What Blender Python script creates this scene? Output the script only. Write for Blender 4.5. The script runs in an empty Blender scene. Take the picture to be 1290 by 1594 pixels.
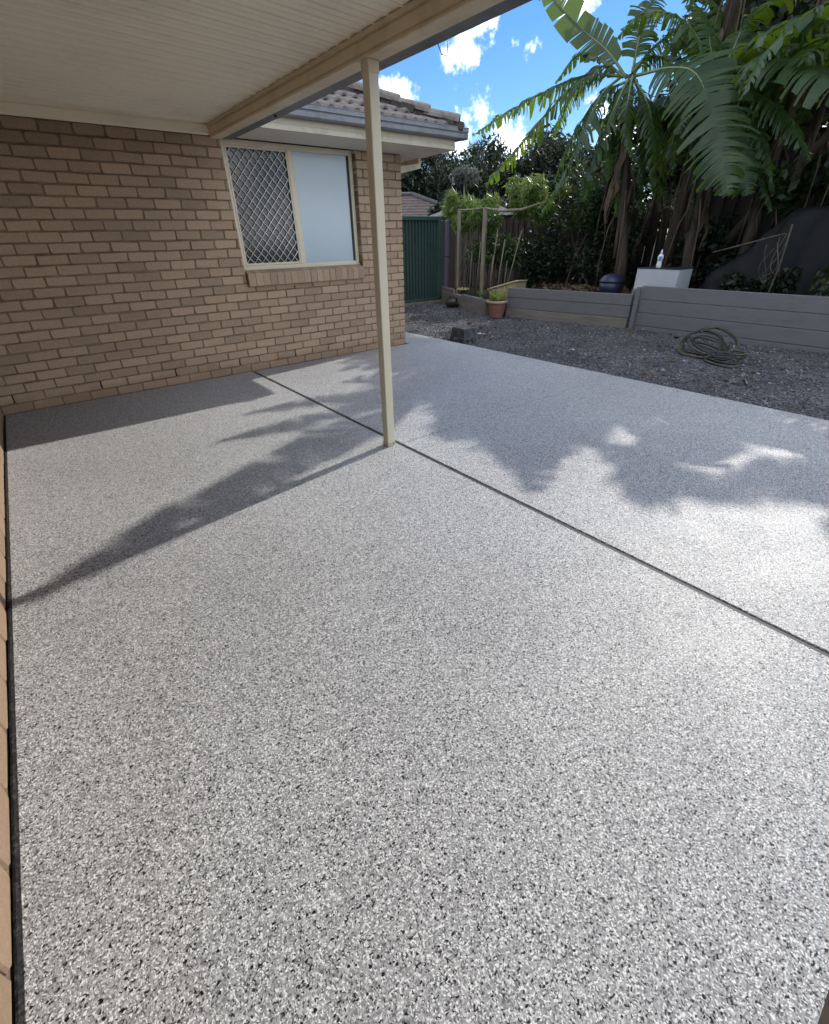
import bpy, bmesh, math, random
import numpy as np
from mathutils import Vector, Matrix, noise as mnoise

random.seed(7)
RNG = np.random.default_rng(11)
scene = bpy.context.scene
COL = scene.collection

# ------------------------------------------------------------------ camera
cam_data = bpy.data.cameras.new('camera')
cam = bpy.data.objects.new('camera', cam_data)
COL.objects.link(cam)
cam_data.sensor_fit = 'VERTICAL'
cam_data.sensor_height = 36.0
cam_data.lens = 694.81 / 1594 * 36.0
cam_data.clip_start = 0.02
cam_data.clip_end = 600
RIGHT = Vector((0.78157, -0.623547, -0.018365))
DOWN = Vector((-0.338468, -0.399148, -0.852127))
FWD = Vector((0.524011, 0.672213, -0.523013))
m = Matrix.Identity(4)
for i in range(3):
    m[i][0] = RIGHT[i]; m[i][1] = -DOWN[i]; m[i][2] = -FWD[i]
m[0][3], m[1][3], m[2][3] = 0.51527, -5.59524, 1.35244
cam.matrix_world = m
scene.camera = cam

# ------------------------------------------------------------------ sun and sky
SUN_EL = math.radians(36.8)
SUN_AZ = math.atan2(0.9886, 0.150)            # clockwise from +Y
SUN_DIR = Vector((math.cos(SUN_EL) * 0.9886, math.cos(SUN_EL) * 0.150, math.sin(SUN_EL)))
sun_data = bpy.data.lights.new('sun', 'SUN')
sun_data.energy = 2.05
sun_data.angle = math.radians(0.53)
sun_data.color = (1.0, 0.95, 0.87)
sun = bpy.data.objects.new('sun', sun_data)
sun.rotation_euler = SUN_DIR.to_track_quat('Z', 'Y').to_euler()
sun.location = SUN_DIR * 30
COL.objects.link(sun)

SKY_STRENGTH = 0.077
world = bpy.data.worlds.new('World')
scene.world = world
world.use_nodes = True
wn = world.node_tree
wn.nodes.clear()


def N(tree, kind, **kw):
    n = tree.nodes.new(kind)
    for k, v in kw.items():
        setattr(n, k, v)
    return n


def L(tree, a, b):
    tree.links.new(a, b)


def math_node(tree, op, a, b=None, c=None, clamp=False):
    n = tree.nodes.new('ShaderNodeMath')
    n.operation = op
    n.use_clamp = clamp
    for i, v in enumerate((a, b, c)):
        if v is None:
            continue
        if isinstance(v, (int, float)):
            n.inputs[i].default_value = v
        else:
            tree.links.new(v, n.inputs[i])
    return n.outputs[0]


out = N(wn, 'ShaderNodeOutputWorld')
sky = N(wn, 'ShaderNodeTexSky', sky_type='NISHITA')
sky.sun_disc = False
sky.sun_elevation = SUN_EL
sky.sun_rotation = SUN_AZ
sky.air_density = 1.0
sky.dust_density = 0.05
sky.ozone_density = 5.0
hsv = N(wn, 'ShaderNodeHueSaturation')
hsv.inputs['Saturation'].default_value = 1.18
hsv.inputs['Value'].default_value = 1.0
L(wn, sky.outputs[0], hsv.inputs['Color'])
bg_sky = N(wn, 'ShaderNodeBackground')
bg_sky.inputs[1].default_value = SKY_STRENGTH
L(wn, hsv.outputs[0], bg_sky.inputs[0])
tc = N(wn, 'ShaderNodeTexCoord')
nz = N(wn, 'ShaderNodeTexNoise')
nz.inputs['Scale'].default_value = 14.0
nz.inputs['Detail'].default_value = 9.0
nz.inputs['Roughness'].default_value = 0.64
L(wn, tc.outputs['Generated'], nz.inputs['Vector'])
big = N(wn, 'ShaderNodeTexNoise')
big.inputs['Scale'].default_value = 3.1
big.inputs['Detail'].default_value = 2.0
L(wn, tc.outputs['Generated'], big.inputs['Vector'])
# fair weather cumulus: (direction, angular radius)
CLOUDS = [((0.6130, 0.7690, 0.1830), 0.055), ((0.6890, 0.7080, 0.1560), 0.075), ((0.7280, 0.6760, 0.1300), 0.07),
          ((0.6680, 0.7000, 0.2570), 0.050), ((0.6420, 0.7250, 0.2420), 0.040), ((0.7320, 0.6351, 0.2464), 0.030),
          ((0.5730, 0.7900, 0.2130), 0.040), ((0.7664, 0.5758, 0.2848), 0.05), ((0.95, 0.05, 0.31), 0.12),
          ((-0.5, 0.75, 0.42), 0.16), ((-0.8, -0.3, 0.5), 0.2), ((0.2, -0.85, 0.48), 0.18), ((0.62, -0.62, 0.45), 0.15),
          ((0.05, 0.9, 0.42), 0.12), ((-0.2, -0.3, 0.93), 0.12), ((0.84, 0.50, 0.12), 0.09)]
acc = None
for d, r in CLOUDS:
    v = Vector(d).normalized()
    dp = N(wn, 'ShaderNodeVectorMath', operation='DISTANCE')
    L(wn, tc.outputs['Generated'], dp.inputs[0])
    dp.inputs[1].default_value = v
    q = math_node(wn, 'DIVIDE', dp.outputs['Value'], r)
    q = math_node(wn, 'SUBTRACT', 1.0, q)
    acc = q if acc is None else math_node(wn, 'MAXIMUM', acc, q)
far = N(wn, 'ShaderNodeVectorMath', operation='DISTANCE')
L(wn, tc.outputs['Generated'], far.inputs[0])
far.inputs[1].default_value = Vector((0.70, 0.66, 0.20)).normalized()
clear = math_node(wn, 'MULTIPLY', math_node(wn, 'SUBTRACT', far.outputs['Value'], 0.30), 6.0, clamp=True)  # mask keeping the added fill clouds out of the camera's view
scattered = math_node(wn, 'MULTIPLY', math_node(wn, 'SUBTRACT', big.outputs[0], 0.47), 9.0)  # unseen cloud cover added around the rest of the sky as fill light
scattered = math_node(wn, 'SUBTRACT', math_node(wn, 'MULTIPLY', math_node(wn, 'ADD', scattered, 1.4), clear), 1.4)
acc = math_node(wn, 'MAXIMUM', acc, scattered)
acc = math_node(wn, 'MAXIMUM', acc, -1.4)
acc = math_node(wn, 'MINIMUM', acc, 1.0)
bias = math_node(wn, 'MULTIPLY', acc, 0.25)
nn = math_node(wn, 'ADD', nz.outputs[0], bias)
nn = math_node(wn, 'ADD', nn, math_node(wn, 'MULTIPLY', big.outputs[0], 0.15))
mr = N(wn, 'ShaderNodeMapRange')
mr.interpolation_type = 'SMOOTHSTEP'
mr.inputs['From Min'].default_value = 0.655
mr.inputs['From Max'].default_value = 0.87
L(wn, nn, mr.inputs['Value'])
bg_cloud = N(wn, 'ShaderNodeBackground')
bg_cloud.inputs[1].default_value = 2.6  # strong, so the added clouds lift the ambient light
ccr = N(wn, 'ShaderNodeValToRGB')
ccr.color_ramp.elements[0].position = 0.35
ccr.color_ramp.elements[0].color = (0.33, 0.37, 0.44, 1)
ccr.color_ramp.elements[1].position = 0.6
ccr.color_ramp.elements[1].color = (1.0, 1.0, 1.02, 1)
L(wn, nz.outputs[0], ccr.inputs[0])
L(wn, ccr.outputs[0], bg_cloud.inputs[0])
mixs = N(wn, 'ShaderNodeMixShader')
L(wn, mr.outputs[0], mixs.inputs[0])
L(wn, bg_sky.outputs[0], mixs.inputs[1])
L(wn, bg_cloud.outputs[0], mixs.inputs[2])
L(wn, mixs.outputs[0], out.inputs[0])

scene.view_settings.view_transform = 'Standard'
scene.view_settings.look = 'None'
scene.view_settings.exposure = 0.9
scene.view_settings.gamma = 1.0
scene.view_settings.use_curve_mapping = False
scene.render.engine = 'CYCLES'
scene.cycles.use_denoising = True
scene.cycles.max_bounces = 10
scene.cycles.transparent_max_bounces = 8
scene.cycles.sample_clamp_indirect = 6.0


# ------------------------------------------------------------------ object helpers
def link(o, parent=None):
    COL.objects.link(o)
    if parent is not None:
        o.parent = parent
    return o


def tag(o, label=None, cat=None, group=None, kind=None):
    if label:
        o['label'] = label
    if cat:
        o['category'] = cat
    if group:
        o['group'] = group
    if kind:
        o['kind'] = kind
    return o


def thing(name, label, cat, loc=(0, 0, 0), group=None):
    """An Empty at the base of a thing; its parts are parented to it (built in world space when loc is the origin)."""
    o = bpy.data.objects.new(name, None)
    o.location = loc
    o.empty_display_size = 0.1
    link(o)
    return tag(o, label, cat, group)


class MB:
    """Collects shapes and links them as one mesh object."""

    def __init__(self):
        self.v = []
        self.f = []
        self.mi = []
        self.smooth = []

    def add(self, vs, fs, mi=0, smooth=False):
        b = len(self.v)
        self.v.extend([tuple(p) for p in vs])
        for f in fs:
            self.f.append(tuple(b + i for i in f))
            self.mi.append(mi)
            self.smooth.append(smooth)
        return self

    def box(self, lo, hi, mi=0):
        x0, y0, z0 = lo
        x1, y1, z1 = hi
        vs = [(x0, y0, z0), (x1, y0, z0), (x1, y1, z0), (x0, y1, z0), (x0, y0, z1), (x1, y0, z1), (x1, y1, z1), (x0, y1, z1)]
        return self.add(vs, [(0, 3, 2, 1), (4, 5, 6, 7), (0, 1, 5, 4), (1, 2, 6, 5), (2, 3, 7, 6), (3, 0, 4, 7)], mi)

    def bbox(self, lo, hi, b=0.004, mi=0):
        """A box with chamfered vertical and horizontal edges."""
        x0, y0, z0 = lo
        x1, y1, z1 = hi
        b = min(b, (x1 - x0) / 2.2, (y1 - y0) / 2.2, (z1 - z0) / 2.2)
        prof = [(x0 + b, y0), (x1 - b, y0), (x1, y0 + b), (x1, y1 - b), (x1 - b, y1), (x0 + b, y1), (x0, y1 - b), (x0, y0 + b)]
        cx, cy = (x0 + x1) / 2, (y0 + y1) / 2

        def ring(z, s):
            r = []
            for px, py in prof:
                r.append((px - math.copysign(s, px - cx), py - math.copysign(s, py - cy), z))
            return r
        vs = ring(z0, b * .6) + ring(z0 + b, 0) + ring(z1 - b, 0) + ring(z1, b * .6)
        fs = []
        for k in range(3):
            for i in range(8):
                j = (i + 1) % 8
                fs.append((k * 8 + i, k * 8 + j, k * 8 + 8 + j, k * 8 + 8 + i))
        fs.append(tuple(range(7, -1, -1)))
        fs.append(tuple(range(24, 32)))
        return self.add(vs, fs, mi)

    def obox(self, c, ax, ay, az, mi=0):
        """Box from a centre and three half-axis vectors."""
        c, ax, ay, az = Vector(c), Vector(ax), Vector(ay), Vector(az)
        vs = [c + sx * ax + sy * ay + sz * az for sz in (-1, 1) for sx, sy in ((-1, -1), (1, -1), (1, 1), (-1, 1))]
        return self.add(vs, [(0, 3, 2, 1), (4, 5, 6, 7), (0, 1, 5, 4), (1, 2, 6, 5), (2, 3, 7, 6), (3, 0, 4, 7)], mi)

    def prism(self, prof, a, b, axis='y', mi=0, smooth=False, caps=True):
        """Extrude a 2D profile along an axis. axis x: prof=(y,z); axis y: prof=(x,z); axis z: prof=(x,y)."""
        def P(p, t):
            return {'x': (t, p[0], p[1]), 'y': (p[0], t, p[1]), 'z': (p[0], p[1], t)}[axis]
        n = len(prof)
        vs = [P(p, a) for p in prof] + [P(p, b) for p in prof]
        fs = [(i, (i + 1) % n, n + (i + 1) % n, n + i) for i in range(n)]
        self.add(vs, fs, mi, smooth)
        if caps:
            self.add(vs, [tuple(range(n - 1, -1, -1)), tuple(range(n, 2 * n))], mi)
        return self

    def tube(self, pts, rad, seg=6, mi=0, cap=True):
        pts = [Vector(p) for p in pts]
        if not hasattr(rad, '__len__'):
            rad = [rad] * len(pts)
        vs, fs = [], []
        prev = None
        for i, p in enumerate(pts):
            t = (pts[min(i + 1, len(pts) - 1)] - pts[max(i - 1, 0)]).normalized()
            if prev is None:
                u = t.orthogonal().normalized()
            else:
                u = (prev - t * prev.dot(t)).normalized()
            prev = u
            w = t.cross(u)
            for k in range(seg):
                a = 2 * math.pi * k / seg
                vs.append(p + (u * math.cos(a) + w * math.sin(a)) * rad[i])
        for i in range(len(pts) - 1):
            for k in range(seg):
                j = (k + 1) % seg
                fs.append((i * seg + k, i * seg + j, (i + 1) * seg + j, (i + 1) * seg + k))
        if cap:
            fs.append(tuple(range(seg - 1, -1, -1)))
            e = (len(pts) - 1) * seg
            fs.append(tuple(range(e, e + seg)))
        return self.add(vs, fs, mi, True)

    def lathe(self, prof, c=(0, 0, 0), seg=20, mi=0, caps=True):
        vs, fs = [], []
        for r, z in prof:
            for k in range(seg):
                a = 2 * math.pi * k / seg
                vs.append((c[0] + r * math.cos(a), c[1] + r * math.sin(a), c[2] + z))
        for i in range(len(prof) - 1):
            for k in range(seg):
                j = (k + 1) % seg
                fs.append((i * seg + k, i * seg + j, (i + 1) * seg + j, (i + 1) * seg + k))
        if caps:
            fs.append(tuple(range(seg - 1, -1, -1)))
            e = (len(prof) - 1) * seg
            fs.append(tuple(range(e, e + seg)))
        return self.add(vs, fs, mi, True)

    def mesh(self, name, mats):
        me = bpy.data.meshes.new(name)
        me.from_pydata(self.v, [], self.f)
        if not isinstance(mats, (list, tuple)):
            mats = [mats]
        for mm in mats:
            me.materials.append(mm)
        me.polygons.foreach_set('material_index', self.mi)
        me.polygons.foreach_set('use_smooth', self.smooth)
        me.update()
        return me

    def build(self, name, mats, parent=None):
        return link(bpy.data.objects.new(name, self.mesh(name, mats)), parent)


def np_mesh(name, verts, quads, mat, parent=None, smooth=False):
    me = bpy.data.meshes.new(name)
    verts = np.asarray(verts, dtype=np.float32).reshape(-1, 3)
    quads = np.asarray(quads, dtype=np.int32)
    k = quads.shape[1]
    me.vertices.add(len(verts))
    me.vertices.foreach_set('co', verts.ravel())
    me.loops.add(quads.size)
    me.loops.foreach_set('vertex_index', quads.ravel())
    me.polygons.add(len(quads))
    me.polygons.foreach_set('loop_start', np.arange(0, quads.size, k, dtype=np.int32))
    me.polygons.foreach_set('loop_total', np.full(len(quads), k, dtype=np.int32))
    me.materials.append(mat)
    me.update(calc_edges=True)
    if smooth:
        me.polygons.foreach_set('use_smooth', np.ones(len(quads), dtype=bool))
    return link(bpy.data.objects.new(name, me), parent)


def structure(o):
    o['kind'] = 'structure'
    return o


# ------------------------------------------------------------------ materials
def new_mat(name):
    mt = bpy.data.materials.new(name)
    mt.use_nodes = True
    t = mt.node_tree
    b = t.nodes['Principled BSDF']
    return mt, t, b


def coords(t, kind='Object'):
    return N(t, 'ShaderNodeTexCoord').outputs[kind]


def noise(t, vec, scale, detail=4, rough=.55):
    n = N(t, 'ShaderNodeTexNoise')
    n.inputs['Scale'].default_value = scale
    n.inputs['Detail'].default_value = detail
    n.inputs['Roughness'].default_value = rough
    L(t, vec, n.inputs['Vector'])
    return n.outputs[0]


def ramp(t, fac, stops, interp='LINEAR'):
    r = N(t, 'ShaderNodeValToRGB')
    r.color_ramp.interpolation = interp
    el = r.color_ramp.elements
    while len(el) < len(stops):
        el.new(0.5)
    for e, (p, c) in zip(el, stops):
        e.position = p
        e.color = (*c, 1)
    L(t, fac, r.inputs[0])
    return r.outputs[0]


def mixc(t, fac, a, b, mode='MIX'):
    n = N(t, 'ShaderNodeMix', data_type='RGBA', blend_type=mode)
    for sock, v in ((n.inputs[0], fac), (n.inputs[6], a), (n.inputs[7], b)):
        if isinstance(v, (int, float)):
            sock.default_value = v
        elif isinstance(v, tuple):
            sock.default_value = (*v, 1)
        else:
            L(t, v, sock)
    return n.outputs[2]


def bump(t, b, height, strength=.3, dist=.01):
    n = N(t, 'ShaderNodeBump')
    n.inputs['Strength'].default_value = strength
    n.inputs['Distance'].default_value = dist
    L(t, height, n.inputs['Height'])
    L(t, n.outputs[0], b.inputs['Normal'])


def plain(name, c1, c2=None, scale=6, rough=.6, bstr=.0, bscale=60, metallic=0, spec=.5, dirt=None, dirt_scale=2.5, stretch=None):
    """Two-tone noise paint with optional dirt patches and fine bump."""
    mt, t, b = new_mat(name)
    co = coords(t)
    if stretch:
        mp = N(t, 'ShaderNodeMapping')
        mp.inputs['Scale'].default_value = stretch
        L(t, co, mp.inputs[0])
        co = mp.outputs[0]
    c2 = c2 or tuple(x * .82 for x in c1)
    col = ramp(t, noise(t, co, scale), [(.3, c2), (.7, c1)])
    if dirt:
        f = ramp(t, noise(t, co, dirt_scale, 8, .7), [(.5, (0, 0, 0)), (.72, (1, 1, 1))])
        col = mixc(t, f, col, dirt)
    L(t, col, b.inputs['Base Color'])
    b.inputs['Roughness'].default_value = rough
    b.inputs['Metallic'].default_value = metallic
    b.inputs['Specular IOR Level'].default_value = spec
    if bstr:
        bump(t, b, noise(t, co, bscale, 5), bstr)
    return mt


def leaf_mat(name, c1, c2, trans, tcol, rough=.45, spec=.5, scale=.9, blotch=None):
    """Leaf: mottled green, lets some light through."""
    mt, t, b = new_mat(name)
    geo = N(t, 'ShaderNodeNewGeometry')
    oi = N(t, 'ShaderNodeObjectInfo')
    rnd = math_node(t, 'FRACT', math_node(t, 'ADD', geo.outputs['Random Per Island'], oi.outputs['Random']))
    f = math_node(t, 'ADD', math_node(t, 'MULTIPLY', rnd, .6), math_node(t, 'MULTIPLY', noise(t, coords(t), scale), .4))
    col = ramp(t, f, [(.2, c2), (.8, c1)])
    if blotch:
        bl = ramp(t, noise(t, coords(t), 3.2, 6, .7), [(.60, (0, 0, 0)), (.70, (1, 1, 1))])
        col = mixc(t, math_node(t, 'MULTIPLY', bl, .7), col, blotch)
    L(t, col, b.inputs['Base Color'])
    b.inputs['Roughness'].default_value = rough
    b.inputs['Specular IOR Level'].default_value = spec
    tr = N(t, 'ShaderNodeBsdfTranslucent')
    tr.inputs[0].default_value = (*tcol, 1)
    mx = N(t, 'ShaderNodeMixShader')
    mx.inputs[0].default_value = trans
    L(t, b.outputs[0], mx.inputs[1])
    L(t, tr.outputs[0], mx.inputs[2])
    o = t.nodes['Material Output']
    L(t, mx.outputs[0], o.inputs[0])
    return mt


def brick_mat(name, base, dark, red):
    mt, t, b = new_mat(name)
    geo = N(t, 'ShaderNodeNewGeometry')
    oi = N(t, 'ShaderNodeObjectInfo')
    rnd = math_node(t, 'FRACT', math_node(t, 'ADD', math_node(t, 'MULTIPLY', geo.outputs['Random Per Island'], 7.3), math_node(t, 'MULTIPLY', oi.outputs['Random'], 13.7)))
    wp = geo.outputs['Position']
    tone = ramp(t, rnd, [(0, dark), (.45, base), (.8, tuple(x * 1.17 for x in base)), (1, red)])
    fine = noise(t, wp, 55, 6, .7)
    col = mixc(t, .35, tone, ramp(t, fine, [(.35, tuple(x * .55 for x in base)), (.6, tuple(x * 1.15 for x in base))]))
    spots = ramp(t, noise(t, wp, 210, 2, .5), [(.30, (1, 1, 1)), (.36, (0, 0, 0))])
    col = mixc(t, math_node(t, 'MULTIPLY', spots, .5), col, (.13, .085, .055))
    # rising damp: the lowest courses are redder
    sep = N(t, 'ShaderNodeSeparateXYZ')
    L(t, wp, sep.inputs[0])
    zz = math_node(t, 'ADD', sep.outputs[2], math_node(t, 'MULTIPLY', noise(t, wp, 5, 3), .18))
    damp = ramp(t, zz, [(.16, (1, 1, 1)), (.23, (0, 0, 0))])
    col = mixc(t, math_node(t, 'MULTIPLY', damp, .45), col, (.23, .14, .088))
    L(t, col, b.inputs['Base Color'])
    b.inputs['Roughness'].default_value = .85
    b.inputs['Specular IOR Level'].default_value = .3
    h = math_node(t, 'ADD', noise(t, wp, 45, 6, .7), math_node(t, 'MULTIPLY', noise(t, wp, 240, 3), .5))
    bump(t, b, h, .45, .006)
    return mt


def flake_mat():
    """Epoxy flake coating: small irregular chips of white, grey and black under a satin clear coat."""
    mt, t, b = new_mat('flake_coating')
    co = coords(t)
    wob = N(t, 'ShaderNodeTexNoise')
    wob.inputs['Scale'].default_value = 90
    L(t, co, wob.inputs['Vector'])
    vm = N(t, 'ShaderNodeVectorMath', operation='MULTIPLY_ADD')
    L(t, wob.outputs['Color'], vm.inputs[0])
    vm.inputs[1].default_value = (.006, .006, .006)
    L(t, co, vm.inputs[2])

    def cells(scale, stops, stretch):
        mp = N(t, 'ShaderNodeMapping')
        mp.inputs['Scale'].default_value = stretch
        mp.inputs['Rotation'].default_value = (0, 0, stretch[0])
        L(t, vm.outputs[0], mp.inputs[0])
        v = N(t, 'ShaderNodeTexVoronoi')
        v.voronoi_dimensions = '2D'
        v.inputs['Scale'].default_value = scale
        L(t, mp.outputs[0], v.inputs['Vector'])
        s = N(t, 'ShaderNodeSeparateColor')
        L(t, v.outputs['Color'], s.inputs[0])
        return ramp(t, s.outputs[0], stops, 'CONSTANT'), s.outputs[1], v.outputs['Distance']
    a, ga, da = cells(215, [(0, (.02, .02, .022)), (.075, (.13, .13, .135)), (.2, (.27, .27, .275)), (.45, (.39, .39, .39)), (.72, (.56, .56, .56)), (.87, (.80, .80, .79))], (1.0, 1.3, 1))
    c, gc, dc = cells(285, [(0, (.025, .025, .027)), (.06, (.2, .2, .21)), (.3, (.36, .36, .36)), (.64, (.53, .53, .53)), (.86, (.83, .83, .82))], (1.35, 1.0, 1))
    blk, gb, db = cells(160, [(0, (0, 0, 0)), (.026, (1, 1, 1))], (1.0, 1.5, 1))
    sel = ramp(t, gc, [(0, (0, 0, 0)), (.55, (1, 1, 1))], 'CONSTANT')
    col = mixc(t, sel, a, c)
    col = mixc(t, 1.0, col, blk, 'MULTIPLY')
    col = mixc(t, 1.0, col, (.95, .96, .975), 'MULTIPLY')
    wear = ramp(t, noise(t, co, .8, 5, .6), [(.3, (.89, .885, .88)), (.7, (1.05, 1.05, 1.05))])
    col = mixc(t, 1.0, col, wear, 'MULTIPLY')
    L(t, col, b.inputs['Base Color'])
    rg = ramp(t, noise(t, co, 3.0, 4), [(.3, (.49, .49, .49)), (.7, (.58, .58, .58))])
    L(t, rg, b.inputs['Roughness'])
    b.inputs['Specular IOR Level'].default_value = .38
    h = math_node(t, 'ADD', math_node(t, 'MULTIPLY', ga, .6), math_node(t, 'MULTIPLY', noise(t, co, 60, 3), .8))
    bump(t, b, h, .35, .0016)
    return mt


M = {}
M['flake'] = flake_mat()
M['brick'] = brick_mat('tan_brick', (.40, .294, .20), (.275, .204, .142), (.385, .27, .183))
M['mortar'] = plain('raked_mortar', (.29, .212, .145), (.14, .098, .067), 5, .95, .5, 90, spec=.1)
M['foam'] = plain('black_foam', (.03, .029, .032), (.008, .008, .009), 60, .75, .6, 90, spec=.3, dirt=(.10, .10, .10), dirt_scale=70)
M['sealant'] = plain('joint_sealant', (.03, .03, .032), (.015, .015, .016), 40, .6, .3, 100)
M['cream'] = plain('cream_paint', (.62, .56, .42), (.57, .51, .38), 3, .42, .05, 40, dirt=(.33, .27, .18), dirt_scale=3)
M['cream_clean'] = plain('cream_powdercoat', (.66, .60, .46), (.62, .56, .42), 4, .4)
M['ceiling'] = plain('ceiling_steel', (.90, .815, .65), (.85, .765, .60), 1.2, .38, .04, 30, dirt=(.74, .66, .54), dirt_scale=1.6)
M['beam'] = plain('beam_paint', (.68, .57, .385), (.61, .50, .33), 2.5, .45, .05, 40, dirt=(.50, .40, .26), dirt_scale=4)
M['soffit'] = plain('soffit_paint', (.74, .69, .58), (.70, .65, .54), 2, .6)
M['slate_metal'] = plain('grey_gutter', (.19, .20, .215), (.165, .175, .19), 3, .38, dirt=(.09, .09, .09), dirt_scale=5)
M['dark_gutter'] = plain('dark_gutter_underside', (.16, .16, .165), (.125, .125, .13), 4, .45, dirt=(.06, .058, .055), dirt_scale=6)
M['tile'] = plain('concrete_roof_tile', (.225, .203, .188), (.15, .132, .12), 7, .9, .5, 70, spec=.2, dirt=(.10, .085, .075), dirt_scale=3)
M['ridge'] = plain('weathered_ridge_tile', (.24, .215, .19), (.15, .135, .12), 8, .95, .6, 60, spec=.2, dirt=(.07, .065, .055), dirt_scale=6)
M['bedding'] = plain('ridge_mortar', (.10, .08, .075), (.05, .042, .04), 18, .95, .9, 40, spec=.1)
M['frosted'] = plain('frosted_glass', (.35, .45, .51), (.32, .42, .48), 1.5, .2, spec=.6)
M['dark_glass'] = plain('dark_glass', (.03, .036, .043), (.025, .031, .037), 1.5, .10, spec=.35)
M['rubber'] = plain('black_rubber', (.018, .018, .02), None, 10, .6)
M['grille'] = plain('grille_wire', (.78, .77, .73), (.74, .72, .67), 8, .4)
M['hole'] = plain('weep_hole_shade', (.012, .01, .009), None, 10, 1.0, spec=0)  # near-black colour carries the shade inside a hole
M['sleeper'] = plain('grey_painted_timber', (.165, .163, .172), (.135, .134, .141), 3, .6, .35, 25, dirt=(.115, .11, .108), dirt_scale=3, stretch=(2, .6, 2))
M['sleeper_raw'] = plain('weathered_timber', (.21, .19, .17), (.14, .125, .11), 4, .8, .5, 22, stretch=(3, .5, 5))
M['green_metal'] = plain('green_steel', (.055, .093, .083), (.046, .08, .07), 3, .38, dirt=(.03, .055, .042), dirt_scale=3)
M['green_rail'] = plain('green_steel_rail', (.05, .10, .085), (.045, .09, .075), 3, .38)
M['steel_post'] = plain('grey_steel_post', (.13, .14, .17), (.10, .11, .14), 4, .45)
M['plinth'] = plain('pale_timber_plinth', (.24, .22, .17), (.17, .15, .11), 6, .8, .3)
M['old_timber'] = plain('old_grey_timber', (.25, .225, .165), (.15, .13, .09), 5, .85, .4, 25, stretch=(6, 6, .8))
M['paling'] = plain('dark_paling', (.055, .039, .028), (.028, .02, .015), 6, .9, .5, 25, stretch=(6, 6, .7))
M['screen_wood'] = plain('black_brown_screen', (.045, .038, .034), (.022, .019, .017), 6, .9, .5, 25, stretch=(6, 6, .7))
M['terracotta'] = plain('terracotta_plastic', (.25, .115, .10), (.20, .09, .08), 5, .55, .1, 30)
M['pot_rim'] = plain('pale_pot_rim', (.42, .30, .24), (.34, .23, .18), 6, .55)
M['black_plastic'] = plain('black_plastic', (.022, .022, .025), (.015, .015, .017), 8, .42)
M['stool_plastic'] = plain('charcoal_plastic', (.032, .034, .038), (.022, .024, .027), 8, .5, .15, 60, dirt=(.12, .12, .115), dirt_scale=8)
M['stool_top'] = plain('dusty_plastic', (.11, .112, .115), (.07, .072, .075), 8, .6, .1, 60)
M['hose'] = plain('olive_hose', (.085, .082, .055), (.04, .039, .028), 12, .5)
M['hose_dark'] = plain('dark_hose', (.018, .02, .02), (.012, .013, .013), 12, .45)
M['white_box'] = plain('white_coated_steel', (.43, .455, .49), (.40, .425, .46), 3, .45, dirt=(.48, .50, .51), dirt_scale=4)
M['white_plastic'] = plain('white_plastic', (.78, .80, .82), (.74, .76, .78), 5, .35)
M['blue_print'] = plain('blue_print', (.10, .30, .52), None, 5, .4)
M['tub'] = plain('beige_tub', (.42, .36, .20), (.33, .28, .15), 4, .55, .1)
M['bin'] = plain('navy_plastic', (.02, .024, .06), (.014, .017, .042), 5, .45)
M['tarp'] = plain('black_tarp', (.008, .0085, .010), (.0045, .005, .006), 5, .55, .7, 7, spec=.2)
M['stake'] = plain('bare_stake', (.27, .235, .175), (.17, .145, .10), 8, .8, .3, stretch=(6, 6, .8))
M['soil'] = plain('garden_soil', (.05, .037, .027), (.022, .017, .013), 5, .95, .8, 30, spec=.1)
M['ground'] = plain('bare_ground', (.075, .062, .05), (.04, .033, .027), 2, .95, .8, 25, spec=.1)
M['paper'] = plain('white_paper', (.7, .7, .7), None, 8, .7)
M['terracotta_roof'] = plain('brown_tile_roof', (.20, .158, .145), (.145, .112, .102), 6, .9, .3)
M['grey_roof'] = plain('grey_tile_roof', (.11, .105, .105), (.08, .077, .077), 6, .9, .3)
M['render'] = plain('pale_render', (.45, .42, .37), None, 3, .8)
M['trunk'] = plain('banana_pseudostem', (.07, .052, .030), (.018, .013, .010), 3.5, .75, .5, 12, stretch=(5, 5, .8))
M['bark'] = plain('bark', (.12, .10, .08), (.05, .042, .034), 5, .9, .7, 14, stretch=(4, 4, .7))
M['dry_leaf'] = plain('dry_leaf', (.13, .088, .052), (.05, .034, .022), 5, .8, .3)
M['rib'] = plain('banana_midrib', (.17, .22, .10), (.12, .165, .07), 5, .45)
M['banana'] = leaf_mat('banana_leaf', (.045, .085, .034), (.018, .040, .018), .28, (.26, .42, .022), .42, .38, blotch=(.11, .095, .03))
M['bright'] = leaf_mat('bright_leaf', (.115, .185, .048), (.04, .085, .022), .28, (.28, .38, .07), .42, .5)
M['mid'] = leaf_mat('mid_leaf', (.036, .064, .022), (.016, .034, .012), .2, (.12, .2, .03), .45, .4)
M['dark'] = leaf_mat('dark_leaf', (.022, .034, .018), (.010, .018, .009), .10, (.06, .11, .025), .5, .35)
M['olive'] = leaf_mat('olive_leaf', (.055, .065, .032), (.028, .036, .018), .18, (.10, .13, .03), .5, .35)
M['grey_leaf'] = leaf_mat('grey_leaf', (.15, .16, .14), (.08, .09, .08), .15, (.2, .22, .15), .5, .4)


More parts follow.
